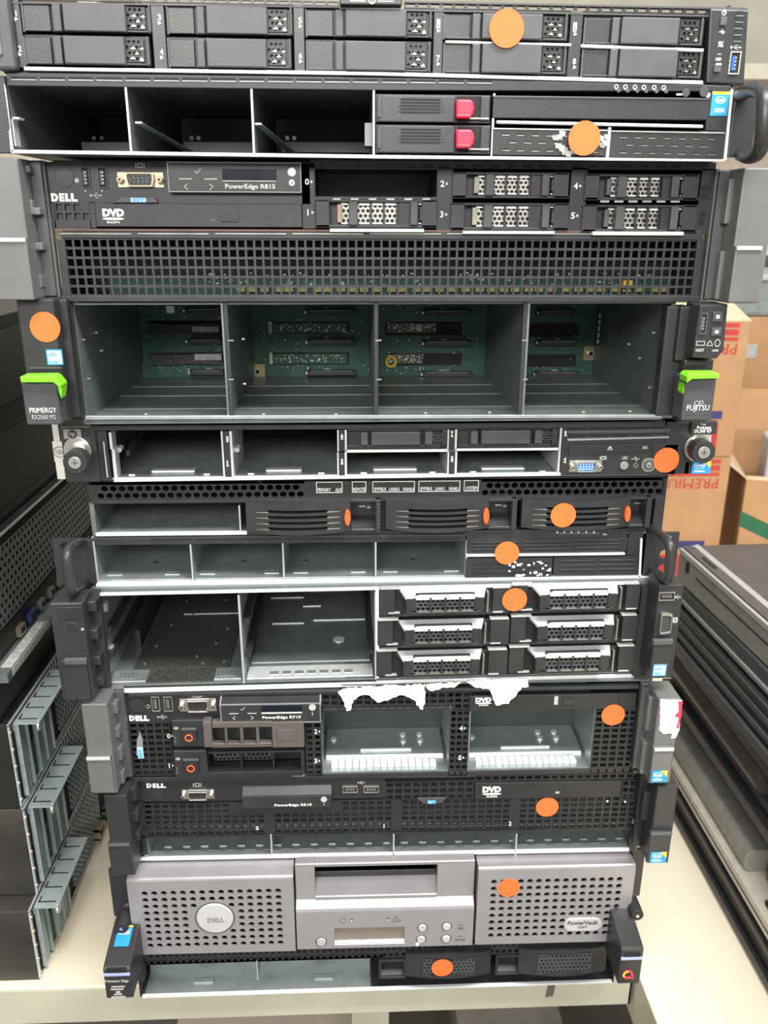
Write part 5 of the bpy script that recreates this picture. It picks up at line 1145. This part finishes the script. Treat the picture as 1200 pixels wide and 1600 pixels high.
for k, px in enumerate((963, 977, 992, 1006, 1022, 1037)):
    x, z = D.q(px, 135.5+k*.3, -.8); MB().cring(x, z, 1.3, .4, -1, -.5, 12).box(x-.2, -1, z-1.8, x+.2, -.5, z-.6).build('status_icon', WHT, D.root); x, z = D.q(px+4, 141+k*.3, -.8); MB().cyl(x, z, 1.2, -.8, -.3, 12).build('indicator', CHAR2, D.root)
D.text('RESET', 1057, 146, 1067, 149, -.8); x, z = D.q(1072, 145, -.8); MB().cyl(x, z, 2.4, -1, 0, 20).build('reset_button', CHAR, D.root, .2); x, z = D.q(1100, 144, -.8); MB().cyl(x, z, 2.8, -1.4, 0, 20).build('power_button', CHAR, D.root, .2); x, z = D.q(1106, 148.5, -.9); MB().cyl(x, z, 1.4, -1.1, -.7, 14).build('power_icon', WHT, D.root)
D.intel(1111, 143, 1138, 181, -1.1, words=('intel', 'XEON'))
def loop_handle(D, pts, r_, plate):
    x0, z0, x1, z1 = D.rect(*plate, 0); r = MB().box(x0, -1, max(z0, .5), x1, 2, min(z1, H-.5)).build('mounting_ear', BLK2, D.root, .6)
    P = []
    for (px, py, d) in pts: x, z = D.q(px, py, d); P.append((x, d, z))
    for _ in range(3):
        q = [P[0]]
        for a, b2 in zip(P, P[1:]): q += [tuple(a[i]*.75+b2[i]*.25 for i in range(3)), tuple(a[i]*.25+b2[i]*.75 for i in range(3))]
        P = q + [P[-1]]
    MB().tube(P, r_, 18).build('loop_handle', BLK2, r, smooth=True)
loop_handle(D, [(1156, 148, 0), (1176, 138, -24), (1192, 142, -44), (1195, 165, -50), (1192, 210, -50), (1188, 238, -46), (1172, 246, -24), (1158, 240, 0)], 4.4, (1142, 138, 1180, 246))
x0 = -HW-18; MB().box(x0, -1, .5, -HW+2, 2, H-.5).build('mounting_ear', BLK2, D.root, .6)

# ============================================================ 1  top 1U server
D = Dev('rack_server', 'topmost black server of the middle stack, with ten closed drive carriers', 'server', (-8, -24, 749.3), yaw=.0, roll=-.006, group=G)
H = 43.0
D.shell(-HW+2, HW-6, H+1.2, BLKST, depth=560, open_top=26)
D.poly1('bottom_rim', LIP, [(37, 104), (590, 112), (1099, 126), (1099, 132), (590, 118), (37, 110)], -3, 1, bevel=.5)
# vented strip along the top edge, following its tilt
for (a, c, pa, pb_) in ((0, 530, 4, 11), (632, 1108, 15, 21)):
    n = int((c-a)/19)
    mb = MB()
    A = D.q(a, -8 if a == 0 else 4, -1); B = D.q(c, 1 if a == 0 else 13, -1)
    x0, x1 = A[0], B[0]; zt = (A[1]+B[1])/2; zb = D.q((a+c)/2, (4 if a == 0 else 17.5), -1)[1]
    mb.perf(x0, zb, x1, zt, n, 1, (x1-x0)/n*.72, (zt-zb)*.62, 4, -1, 2)
    mb.build('vented_top_strip', BLK2, D.root)
D.poly1('strip_edge', CHAR2, [(0, 3), (530, 10), (530, 12), (0, 5)], -2, 0); D.poly1('strip_edge', CHAR2, [(632, 14), (1108, 24), (1108, 26), (632, 17)], -2, 0)
D.poly1('top_edge', CHAR2, [(632, 1), (1168, 12), (1168, 15), (632, 4)], -2, 3)
ip = D.poly1('pull_out_label', BLK2, [(530, -14), (629, -12), (628, 8), (531, 7)], -7, 2, bevel=.6)
D.bxs([(547, .8, 572, 2.2), (590, 1.2, 615, 2.6)], -7.3, -6.9).build('label_lines', WHT, ip); x, z = D.q(581, 0, -7.2); MB().cring(x, z, 2.1, .5, -7.4, -7, 20).box(x-.3, -7.4, z-1.2, x+.3, -7, z+1.2).build('info_mark', WHT, ip)
def flat_carrier(D, a, t, c, b2, fill=1.0):
    r = D.one('drive_carrier', BLK, (a, t, c, b2), 1, 30, bevel=.3)
    W = c-a
    D.one('grip', BLK2, (a, t+2, a+W*.22, b2-3), -1, 2, r, .5); D.bxs([(a+3, b2-5, a+W*.22, b2-3), (a, t+1, a+3, b2-1)], -1.8, 0).build('grip_edge', CHAR2, r, .2)
    D.one('latch', CHAR2, (a+W*.235, t+1, a+W*.30, b2-2), -3.5, 1, r, .6)
    D.one('front_cover', CHAR2, (a+W*.315, t+1, a+W*.795, b2-2), -5, 1, r, .6, label='flat charcoal cover')
    h = MB(); D.perf(h, a+W*.80, t+6, a+W*.95, b2-5, 4, 4, .8, .8, 6, -1, .7, stag=True, rot=30); h.build('hex_vent', BLK, r)
    gl = MB()
    for (u, v, w_, q) in ((.845, .42, 7, 1), (.92, .44, 5, 1), (.88, .60, 6, 1), (.845, .76, 7, 1), (.92, .78, 5, 2.6)): D.bx(gl, a+W*u, t+(b2-t)*v, a+W*u+w_, t+(b2-t)*v+1.4*q, -1.6, -.8); D.bx(gl, a+W*u+w_*.4, t+(b2-t)*v-2, a+W*u+w_*.6, t+(b2-t)*v+2, -1.5, -.8)
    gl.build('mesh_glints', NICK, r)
    D.one('carrier_edge', CHAR2, (c-5, t+2, c-2, b2-1), -2, 1, r, .3); D.one('carrier_sill', CHAR2, (a+W*.8, b2-3, c-6, b2-1), -2, 0, r)
cols = [(34, 237, 5, 55, 102, 37), (260, 458, 9, 59, 107, 262), (477, 676, 14, 63, 112, 478), (692, 888, 20, 67, 116, 692), (912, 1100, 26, 75, 122, 908)]
for (a, c, t1, t2, b2, a2) in cols:
    flat_carrier(D, a, t1, c, t2-4); flat_carrier(D, a2, t2, c-2, b2)
D.poly1('middle_rail', LIP, [(696, 63), (893, 68), (893, 72), (696, 67)], -3, 0, bevel=.4); D.poly1('middle_rail', LIP, [(908, 69), (1100, 76), (1099, 81), (908, 74)], -3, 0, bevel=.4)
for (a, c, t, b2) in ((24, 35, -4, 106), (238, 259, 4, 110), (459, 476, 6, 114), (677, 692, 12, 118), (889, 908, 17, 123)): D.one('number_column', BLK2, (a, t, c, b2), -1.5, 6, bevel=.4)
for t, px, py in (('1', 25, 21), ('2', 31, 76), ('3', 249, 27), ('4', 252.5, 81), ('5', 469, 32), ('6', 469.5, 87), ('7', 684.5, 91), ('8', 897.5, 96)):
    D.text(t, px-2.6, py-4.5, px+2.6, py+4.5, -1.7, bold=.01); x, z = D.q(px+.5, py+9, -1.7); MB().prism([(x-.9, z-1.1), (x-.9, z+1.1), (x+1.1, z)], -1.9, -1.6).build('arrow_mark', WHT, D.root)
for s_, px, py in (('1', 685, 35), ('2', 898.5, 40)):
    r = D.one('number_tile', WHT, (px-2.8, py-5, px+2.8, py+9), -1.9, -1.6); D.text(s_, px-1.5, py-4, px+1.5, py+1.5, -2.05, DKP, parent=r, bold=.0); D.text('0', px-1.6, py+2.6, px+1.6, py+7.4, -2.05, DKP, parent=r, bold=.03); x, z = D.q(px+.5, py+13, -1.7); MB().prism([(x-.9, z-1.1), (x-.9, z+1.1), (x+1.1, z)], -1.9, -1.6).build('arrow_mark', WHT, D.root)
r = D.poly1('control_ear', BLK2, [(1110, 13), (1170, 15), (1163, 133), (1104, 130)], -3, 8, bevel=1)
x, z = D.q(1131.5, 20, -3.2); MB().cring(x, z, 1.4, .4, -3.3, -3, 14).box(x-.25, -3.4, z, x+.25, -3, z+1.8).build('power_icon', WHT, r)
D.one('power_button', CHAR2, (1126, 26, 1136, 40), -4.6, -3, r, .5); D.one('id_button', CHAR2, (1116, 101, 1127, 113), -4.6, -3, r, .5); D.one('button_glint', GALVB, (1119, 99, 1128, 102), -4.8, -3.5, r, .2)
D.text('UID', 1118, 90, 1127, 95, -3.3, parent=r); x, z = D.q(1128, 50, -3.2); MB().line([(x-1.6, z), (x-.5, z), (x, z+1.4), (x+.5, z-1.4), (x+1, z), (x+1.8, z)], .5, -3.4, -3).build('health_icon', WHT, r); x, z = D.q(1126, 69, -3.2); MB().cring(x-.6, z+.6, .9, .4, -3.4, -3, 10).cring(x+.7, z-.8, .9, .4, -3.4, -3, 10).line([(x-1.5, z-1.5), (x+1.5, z+1.5)], .4, -3.4, -3).build('network_icon', WHT, r)
D.one('light_mark', GRYP, (1121, 84, 1127, 85.5), -3.3, -3, r)
D.bxs([(1150-i*1.0, 17+i*10, 1162-i*1.0, 24+i*10) for i in range(5)], -3.3, -2.9).build('vent_slots', MATTE, r); D.bxs([(1150-i*1.0, 24+i*10, 1162-i*1.0, 25.3+i*10) for i in range(5)], -3.6, -2.9).build('slot_edges', PV, r)
usbicon(D, 1143, 71, 1156, 77, -3.3)
D.usb(1139, 81, 1156, 117, -3.2, tm=USBB, parent=r)
D.sticker(791.5, 44.5, -6.3, r=10.3)
x0 = D.q(-8, 60, -2)[0]; x1 = D.q(24, 60, -2)[0]; r = MB().box(x0, -8, 1, x1, 4, H-1).build('left_ear', CHAR2, D.root, 2); MB().box(x0+2, -9.5, 8, x1-6, -7, H-3).build('ear_latch', EAR, r, 1)

# ============================================================ surroundings
def struct(name, mb, m, **k): return mb.build(name, m, kind='structure', **k)
WALL = mat('cream_wall_paint', (.62, .58, .48), .8, scale=6, bump=0); FLOOR = mat('grey_floor_vinyl', (.16, .15, .14), .6, scale=8)
struct('wall_back', MB().box(-1800, 2300, -740, 2600, 2340, 1800), WALL)
struct('wall_left', MB().box(-1840, -2600, -740, -1800, 2340, 1800), WALL)
struct('floor', MB().box(-1840, -2600, -780, 2600, 2340, -740), FLOOR)
TOP = mat('cream_laminate', (.80, .71, .55), .38, var=.04, scale=12, bump=.05); APR = mat('beige_table_edge', (.50, .475, .37), .5, var=.08, scale=14)
def table(name, label, x0, x1, y0, y1, zt, th, yaw=0):
    r = bpy.data.objects.new(name, None); COL.objects.link(r); r.location = ((x0+x1)/2*MM, (y0+y1)/2*MM, -.74); r['label'] = label; r['category'] = 'table'
    o = lambda mb, n, m, b=0: mb.build(n, m, r, b)
    hx, hy = (x1-x0)/2, (y1-y0)/2
    o(MB().box(-hx, -hy, 740+zt-3, hx, hy, 740+zt), 'table_top', TOP, 1)
    o(MB().box(-hx, -hy, 740+zt-th, hx, -hy+18, 740+zt-3).box(-hx, hy-18, 740+zt-th, hx, hy, 740+zt-3).box(-hx, -hy, 740+zt-th, -hx+3, hy, 740+zt-3).box(hx-3, -hy, 740+zt-th, hx, hy, 740+zt-3), 'edge_rail', APR, .6)
    for sx in (-1, 1):
        for sy in (-1, 1): o(MB().box(sx*(hx-250)-20, sy*(hy-90)-20, 2, sx*(hx-250)+20, sy*(hy-90)+20, 740+zt-th), 'leg', APR, 1)
    return r
t = table('table', 'long cream table carrying the stack of servers', -1100, 242, 12, 1240, -3, 44)
sc_ = MB(); P = [at_y(x, y, 11.6) for x, y in ((858, 1532), (870, 1530), (864, 1556), (852, 1558))]; 
sc_.add([(p.x-(-429), p.y-626-.3, p.z+740) for p in P]+[(p.x-(-429), p.y-626+.5, p.z+740) for p in P], [(0,1,2,3),(7,6,5,4),(0,4,5,1),(1,5,6,2),(2,6,7,3),(3,7,4,0)]); s_o = sc_.build('scuff_mark', mat('brown_scuff', (.12, .10, .08), .8), t)
table('table', 'cream table on the right whose corner reaches toward the viewer', 244, 1500, -560, 1240, -3.4, 60)

def boxthing(name, label, cat, x0, y0, z0, x1, y1, z1, m, yaw=0, bevel=1.5, part='body', group=None):
    r = bpy.data.objects.new(name, None); COL.objects.link(r); r.location = (x0*MM, y0*MM, z0*MM); r.rotation_euler.z = yaw; r['label'] = label; r['category'] = cat
    if group: r['group'] = group
    MB().box(0, 0, 0, x1-x0, y1-y0, z1-z0).build(part, m, r, bevel)
    return r
SCF = mat('scuffed_black_steel', (.060, .057, .050), .38, .3, var=.5, scale=9); SCF2 = mat('dull_black_steel', (.020, .019, .018), .5, .2, var=.3, scale=9)
XF = -319
# left stack: servers turned so that their rear panels face the main stack
def rear_server(label, z0, z1, yf, x, kind, m=SCF):
    H_ = z1-z0-.5; r = boxthing('rack_server', label, 'server', x-700, yf, z0, x, yf+440, z0+H_, m, part='chassis', bevel=.8, group='servers lying sideways in the left stack')
    L = 700
    def px(name, mt, mb, par=r, **k): return mb.build(name, mt, par, **k)
    px('rear_frame', GALVB if kind != 'dark' else CHAR2, MB().box(L, 0, 1, L+1.2, 3, H_-1).box(L, 0, 0, L+1.2, 440, 2).box(L, 0, H_-2, L+1.2, 440, H_))
    for k in range(5): px('rear_screw', SCR, MB().prismx([(1.5+1.5*math.cos(i*math.pi/5), H_*(.1+.2*k)+1.5*math.sin(i*math.pi/5)) for i in range(10)], L+1, L+2.4))
    if kind == 'slots':
        # slot cage with a galvanised top flange
        c = px('slot_cage', GALVL, MB().box(L, 8, H_-5, L+24, 100, H_-3.6).box(L, 8, H_-12, L+1.5, 100, H_-3.6))
        sb = MB(); bk = MB()
        for k in range(5):
            y_ = 10+k*18; sb.box(L+1, y_, 6, L+3, y_+14 if k % 3 != 1 else y_+3, H_-5); sb.box(L+3, y_, 6, L+5, y_+1.5, H_-5)
            bk.box(L+4, y_+4, H_-3.6, L+20, y_+5.2, H_-3.2).box(L+4, y_+4, H_-3.6, L+5.2, y_+12, H_-3.2)
        sb.build('slot_covers', GALVL, c); bk.build('flange_slots', MATTE, c)
        px('slot_recess', MATTE, MB().box(L+.1, 8, 5, L+.8, 102, H_-6))
        px('green_board', PCB, MB().box(L+.5, 30, 8, L+1, 70, H_*.5))
        px('flange_tip', GALVB, MB().prismx([(12+5*math.cos(i*math.pi/8), H_-8+5*math.sin(i*math.pi/8)) for i in range(16)], L+22, L+23.5), c)
        px('label_strip', TAPEW, MB().box(L+1.5, 30, 2, L+2.2, 180, 7))
        g = MB(); # square mesh further back, real holes
        n = 14
        for a in range(n+1): g.box(L, 106+a*7, 8, L+1.2, 108+a*7, H_-4)
        for b_ in range(10): g.box(L, 106, 8+b_*(H_-14)/10, L+1.2, 206, 10+b_*(H_-14)/10)
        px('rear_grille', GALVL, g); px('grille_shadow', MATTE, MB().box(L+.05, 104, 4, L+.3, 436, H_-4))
        for k in range(4):
            y_ = 178+k*36; pr = px('rear_port', (GOLD, NICK, NICK, GOLD)[k], MB().box(L, y_, 7, L+8, y_+22, 9).box(L, y_, 18, L+8, y_+22, 20).box(L, y_, 7, L+8, y_+2, 20).box(L, y_+20, 7, L+8, y_+22, 20)); 
    else:
        g = MB(); rows, cols_ = 9, 38
        for b_ in range(rows):
            for a in range(cols_):
                yy_ = 10+a*9+(4.5 if b_ % 2 else 0); zz_ = H_-12-b_*7.4
                o = [(yy_+4.5*math.cos(math.radians(q)), zz_+3.7*math.sin(math.radians(q))) for q in (45, 135, 225, 315)]
                g.add([(L+2, yy_+dy_, zz_+dz_) for dy_, dz_ in ((4.5, 3.7), (-4.5, 3.7), (-4.5, -3.7), (4.5, -3.7))]+[(L+2, yy_+2.6*math.cos(math.radians(q)), zz_+2.4*math.sin(math.radians(q))) for q in (45, 135, 225, 315)], [(0, 1, 5, 4), (1, 2, 6, 5), (2, 3, 7, 6), (3, 0, 4, 7)])
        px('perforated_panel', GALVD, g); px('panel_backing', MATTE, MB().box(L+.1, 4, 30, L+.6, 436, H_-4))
        px('lower_rail', GALVD, MB().box(L, 0, 0, L+14, 440, 8)); px('label_strip', TAPEW, MB().box(L+14, 10, 1.5, L+14.4, 100, 7.5).box(L+4, 12, 8, L+13, 96, 8.3))
        for k, (mt, w_) in enumerate(((GOLD, 16), (mat('dark_blue_port', (.02, .03, .13), .5), 20), (NICK, 14), (NICK, 14), (GOLD, 16), (mat('teal_port', (.02, .25, .22), .5), 10), (mat('red_port', (.4, .03, .02), .5), 10))):
            px('rear_port', mt, MB().box(L, 60+k*27, 11, L+4, 60+k*27+w_*.8, 20)); px('port_opening', MATTE, MB().box(L+4, 62+k*27, 13, L+4.3, 58+k*27+w_*.8, 18))
    return r
rear_server('scuffed black server on the table at the bottom of the left stack', -3, 79, 21, XF, 'slots')
rear_server('black server second from the bottom of the left stack', 79.5, 175, 40, XF+1, 'slots')
rear_server('black server third from the bottom of the left stack, its steel slot flange highest', 175.5, 262, 40, XF, 'slots', SCF2)
rear_server('black server in the left stack with a perforated rear panel above a printed label rail', 308, 418, 30, XF-2, 'mesh', SCF2)
boxthing('rack_server', 'plain matt black server wedged below the perforated one in the left stack', 'server', XF-700, 36, 262.5, XF-6, 476, 307.5, SCF2, part='chassis', group='servers lying sideways in the left stack')
def dark_unit(label, x, y, z0, z1, m=SCF2):
    r = boxthing('computer_case', label, 'computer case', x-620, y, z0, x, y+420, z1-.5, m, part='case', group='dark cases on top of the left stack')
    MB().box(620, 6, (z1-z0)*.15, 621, 414, (z1-z0)*.85).build('side_panel', BLK, r, .4); MB().box(621, 30, (z1-z0)*.5, 622.5, 60, (z1-z0)*.56).build('side_latch', CHAR2, r, .4)
    return r
dark_unit('glossy black case lying directly on the perforated server in the left stack', XF-10, 60, 418.5, 505, mat('glossy_black_panel', (.012, .012, .012), .2))
dark_unit('black case on top of the left stack, beside the orange-stickered green-lipped ear', XF-4, 70, 505.5, 592, SCF2)

# right stack
GRY1 = mat('dark_taupe_lid', (.095, .080, .072), .42, .2, var=.08, scale=30); GRY2 = mat('silver_taupe_edge', (.40, .39, .375), .38, .3, var=.05); GRY3 = mat('warm_grey_side', (.235, .225, .205), .45, .1); BG = mat('beige_grey_rail', (.50, .46, .38), .5)
def slab(name, label, cat, x, y0, y1, z0, z1, m, yaw, xx=520, bevel=2):
    r = bpy.data.objects.new(name, None); COL.objects.link(r); r.location = (x*MM, y1*MM, z0*MM); r.rotation_euler.z = yaw; r['label'] = label; r['category'] = cat
    MB().box(0, y0-y1, 0, xx, 0, z1-z0-.5).build('body', m, r, bevel); return r, y0-y1, z1-z0-.5
GR = 'equipment in the right stack'
r, L, h = slab('rack_server', 'black rack chassis lying on the right table at the bottom of the right stack', 'server', 361, -180, 330, -3, 44, SCF2, 0)
MB().box(-6, L, 4, 0, 0, 12).box(-6, L, 34, 0, 0, 40).build('side_rail', BLKST, r, .6)
r, L, h = slab('rack_server', 'server with a beige grey side rail and a hexagonal grey handle in the right stack', 'server', 390, -190, 320, 44.5, 118, BLK, 0, 490)
MB().box(-34, L, 0, 0, 0, 15).build('side_rail', BG, r, .8); MB().box(-34.6, L, 6.5, -34, 0, 7.4).build('rail_groove', MATTE, r)
hx_ = [(0, 21), (6, 15), (22, 15), (25, 19), (25, 41), (7, 41), (0, 35)]
MB().add([(-28+a, L*.50, b_) for a, b_ in hx_]+[(-28+a, -6, b_) for a, b_ in hx_], [tuple(range(7)), tuple(range(13, 6, -1))]+[(i, (i+1) % 7, 7+(i+1) % 7, 7+i) for i in range(7)]).build('hexagonal_handle', GRY3, r, 1)
MB().box(-26, L*.94, 15, -4, L*.58, 20).build('dark_channel', MATTE, r, .5); MB().box(-10, L, 15, 0, L*.52, 34).build('latch_block', EAR, r, 1)
for k in range(3): MB().box(-28+k*3, L*(.64+.08*k), 20, -20+k*3, L*(.60+.08*k), 21.5).build('channel_screw', SCR, r, .5)
r, L, h = slab('rack_server', 'black server with a long rounded tube along its side in the right stack', 'server', 384, -170, 315, 118.5, 196, BLK, .0, 500)
MB().tube([(-14, L*.52, 48), (-14, -10, 48)], 13, 20).build('rounded_tube', mat('brown_black_plastic', (.045, .036, .034), .4), r, smooth=True)
MB().box(-22, L, 2, 0, 0, 14).build('side_rail', BLKST, r, .8); MB().box(-14, L, 18, 0, 0, 26).build('side_rail', CHAR, r, .8); MB().box(-24, L, 64, 0, 0, 74).build('side_rail', BLKST, r, .8)
MB().box(-20, L, 14, -2, L*.60, 44).build('latch_block', BLK2, r, 2)
r, L, h = slab('rack_server', 'thin black server just below the two grey cases in the right stack', 'server', 354, -170, 312, 196.5, 246, BLK2, .02)
MB().box(-5, L, 3, 0, 0, 14).box(-3, L, 20, 0, 0, 26).box(-2, L, 34, 0, 0, 40).build('side_rail', CHAR, r, .8)
r, L, h = slab('desktop_computer', 'dark grey slim case second from the top of the right stack', 'computer', 361, -160, 306, 246.5, 270, CHAR, .03)
MB().box(-3, L, 4, 0, 0, 9).build('side_rail', GRY3, r, .8)
r, L, h = slab('desktop_computer', 'flat dark taupe computer with a light grey edge on top of the right stack', 'computer', 362, -160, 306, 270.5, 314, GRY1, .045)
MB().add([(-3, L, h-3), (19, L, h+1.2), (19, 0, h+1.2), (-3, 0, h-3), (-3, L, h-9), (19, L, h-3), (19, 0, h-3), (-3, 0, h-9)], [(0,1,2,3),(4,7,6,5),(0,4,5,1),(3,2,6,7),(0,3,7,4),(1,5,6,2)]).build('bevelled_edge', GRY2, r, .6)
MB().box(-2, L, 1, 0, 0, h-10).build('side_panel', GRY3, r, .8); MB().box(-2.6, L+10, h-22, -1.9, -46, h-20.5).box(-2.7, -28, h-24, -1.9, -20, h-12).box(5, -70, h-.4, 9, -38, h+.6).build('side_slots', MATTE, r)
MB().box(60, L*.9, h, 180, L*.45, h+.4).build('dark_patch', BLK, r)

# ---- things behind the right stack
CARD = mat('kraft_cardboard', (.43, .245, .12), .85, var=.10, scale=18); CARDL = mat('light_kraft_edge', (.64, .48, .32), .85); CRED = mat('red_box_print', (.48, .045, .04), .75, var=.12); CBLUE = mat('navy_box_print', (.045, .045, .15), .75); CGRN = mat('green_box_print', (.02, .12, .06), .75); TAPE2 = mat('brown_print', (.35, .12, .07), .8)
def printed_box(label, z0, z1, top, first):
    Y = 900; xr = 691; W = 300
    r = boxthing('cardboard_box', label, 'box', xr-W, Y, z0, xr, Y+230, z1, CARD, part='carton', bevel=2, group='printed cartons behind the right stack')
    H_ = z1-z0
    def fr(name, m, a, b_, c, d): return MB().box(a, -.6, b_, c, .2, d).build(name, m, r)
    fr('red_stripe', CRED, 60, H_*.955, W-20, H_*.985); fr('red_stripe', CRED, 60, H_*.90, W-20, H_*.94); fr('red_stripe', CRED, 60, H_*.86, W-20, H_*.885)
    fr('navy_band', CBLUE, 30, H_*.29, W-30, H_*.35)
    fr('red_panel', CRED, 30, -0+4, W-34, H_*.24 if not top else H_*.25); 
    fr('carton_letter', CARD, W-74, 10, W-52, H_*.2).location.y = -.0006
    vs, fs = text_mesh('PREMIUM', .0); X = [v[0] for v in vs]; Yv = [v[1] for v in vs]; kx = 118/(max(X)-min(X)); kz = (H_*.075)/(max(Yv)-min(Yv))
    MB().add([(W-20-(v[0]-min(X))*kx, -.5+(-.2 if v[2] > 0 else .2), H_*.84-(v[1]-min(Yv))*kz) for v in vs], fs).build('lettering', CRED, r, label='upside-down red lettering')
    if not top:
        for k in range(9):
            a = math.radians(-20+k*25); cx_, cz_ = 118, 40
            MB().prism([(cx_+12*math.cos(a-.2), cz_+12*math.sin(a-.2)), (cx_+52*math.cos(a), cz_+42*math.sin(a)), (cx_+12*math.cos(a+.2), cz_+12*math.sin(a+.2))], -1.2, -.7).build('sun_ray', YEL, r)
        MB().cyl(118, 40, 20, -1.3, -.7, 24).build('sun_disc', ORL, r)
    else:
        MB().add([(0, 0, H_+.5), (W, 0, H_+.5), (W, 90, H_+26), (0, 90, H_+20), (0, 1, H_-2), (W, 1, H_-2), (W, 92, H_+22), (0, 92, H_+16)], [(0,1,2,3),(4,7,6,5),(0,4,5,1),(3,2,6,7),(0,3,7,4),(1,5,6,2)]).build('box_flap', CARDL, r)
    return r
printed_box('kraft carton with red stripes and navy band, lower of two behind the right stack', -3, 254, False, 1)
printed_box('kraft carton with red stripes and navy band, on top of the lower printed carton', 255, 505, True, 0)
# open carton
r = bpy.data.objects.new('cardboard_box', None); COL.objects.link(r); r.location = (.724, .90, -.003); r.rotation_euler.z = math.radians(-16); r['label'] = 'open cardboard box with a green stripe holding grey equipment'; r['category'] = 'box'
Hb = 215
MB().box(0, 0, 0, 380, 3, Hb).box(0, 297, 0, 380, 300, Hb+30).box(0, 0, 0, 3, 300, Hb).box(377, 0, 0, 380, 300, Hb).box(0, 0, 0, 380, 300, 3).build('carton', CARD, r, 1)
MB().prism([(0, 120), (120, 70), (120, 100), (0, 150)], -.6, .2).prism([(0, 20), (120, -0+4), (120, 24), (0, 44)], -.6, .2).build('green_stripe', CGRN, r); MB().cring(72, 165, 15, 1.6, -.5, .1, 24).line([(66, 158), (72, 172), (78, 158)], 1.4, -.5, .1).build('round_stamp', TAPE2, r)
MB().add([(0, 300, Hb+30), (380, 300, Hb+30), (380, 330, Hb+130), (0, 330, Hb+110), (0, 303, Hb+30), (380, 303, Hb+30), (380, 334, Hb+130), (0, 334, Hb+110)], [(0,1,2,3),(4,7,6,5),(0,4,5,1),(3,2,6,7),(0,3,7,4),(1,5,6,2)]).build('box_flap', CARD, r)
MB().add([(0, 0, Hb), (0, 300, Hb), (-34, 300, Hb+44), (-34, 0, Hb+26), (3, 0, Hb-1), (3, 300, Hb-1), (-31, 300, Hb+46), (-31, 0, Hb+28)], [(0,1,2,3),(4,7,6,5),(0,4,5,1),(3,2,6,7),(0,3,7,4),(1,5,6,2)]).build('box_flap', CARDL, r)
MB().box(0, -1, Hb-2, 380, 5, Hb+5).build('torn_rim', CARDL, r, 1)
r = boxthing('electronic_device', 'pale grey device sticking out of the open cardboard box', 'device', 790, 960, 150, 880, 1050, 270, mat('pale_grey_plastic', (.55, .56, .57), .5), yaw=-.3, part='case', bevel=6)
MB().box(20, -2, 20, 80, 1, 70).build('dark_opening', MATTE, r, 1)
r = boxthing('cardboard_box', 'brown cardboard box far behind, between the printed cartons and the open box', 'box', 760, 1290, -740, 1200, 1600, 470, CARD, part='carton', bevel=2)
MB().box(60, -1, 1120, 140, 1, 1150).build('label_strip', TAPEW, r)
r = boxthing('plastic_crate', 'grey green plastic tub on the brown cardboard box far behind', 'tub', 770, 1300, 470.5, 1150, 1590, 560, mat('grey_green_plastic', (.22, .26, .25), .5), part='tub', bevel=8)
MB().box(-8, -8, 78, 388, 308, 92).build('rim', mat('pale_tub_rim', (.42, .45, .43), .5), r, 3)
# shelf unit on the right (cream posts with dark interior) and on the left
def shelf(name, label, x, y, w_, d_, z1, zz):
    r = bpy.data.objects.new(name, None); COL.objects.link(r); r.location = (x*MM, y*MM, -.74); r['label'] = label; r['category'] = 'shelf'
    SH = mat('cream_metal_'+str(int(abs(x))), (.60, .56, .46), .45)
    for a in (0, w_-38):
        for b_ in (0, d_-38): MB().box(a, b_, 0, a+38, b_+38, z1+740).build('post', SH, r, 2)
    for z in zz: MB().box(0, 0, z+740, w_, d_, z+775).build('shelf_board', SH, r, 2)
    MB().box(38, d_-6, 0, w_-38, d_-2, z1+740).build('back_panel', SH, r)
    return r
shelf('metal_shelf', 'cream metal shelving unit at the top right behind the servers', 620, 1640, 900, 380, 1050, (-500, 20, 590, 1000))
shelf('metal_shelf', 'cream metal shelving unit at the top left behind the servers', -1330, 1300, 820, 400, 1200, (-500, 250, 700, 1150))
for x_, lab in ((585, 'dark block added as the dark inside of the cream shelf near the topmost server'),):
    boxthing('storage_box', lab, 'box', 665, 1660, 626, 900, 1980, 860, mat('dark_shelf_inside', (.09, .085, .07), .6), part='box_body', bevel=4)  # block added to give the cream shelf its dark interior
r = boxthing('storage_bin', 'orange bin on the cream shelf at the right edge', 'bin', 960, 1660, 626, 1200, 1980, 760, mat('orange_bin_plastic', (.8, .2, .03), .5), part='bin_body', bevel=6)
# under the table
boxthing('storage_box', 'pale beige box under the table at the left', 'box', -260, 160, -740, 20, 420, -330, mat('pale_beige_board', (.52, .46, .38), .8, var=.1, scale=10), part='box_body', bevel=4)
boxthing('storage_box', 'grey woodgrain box under the table to the right of the black gap', 'box', 110, 60, -740, 250, 420, -330, mat('grey_woodgrain', (.26, .24, .21), .7, var=.3, scale=14), part='box_body', bevel=3)
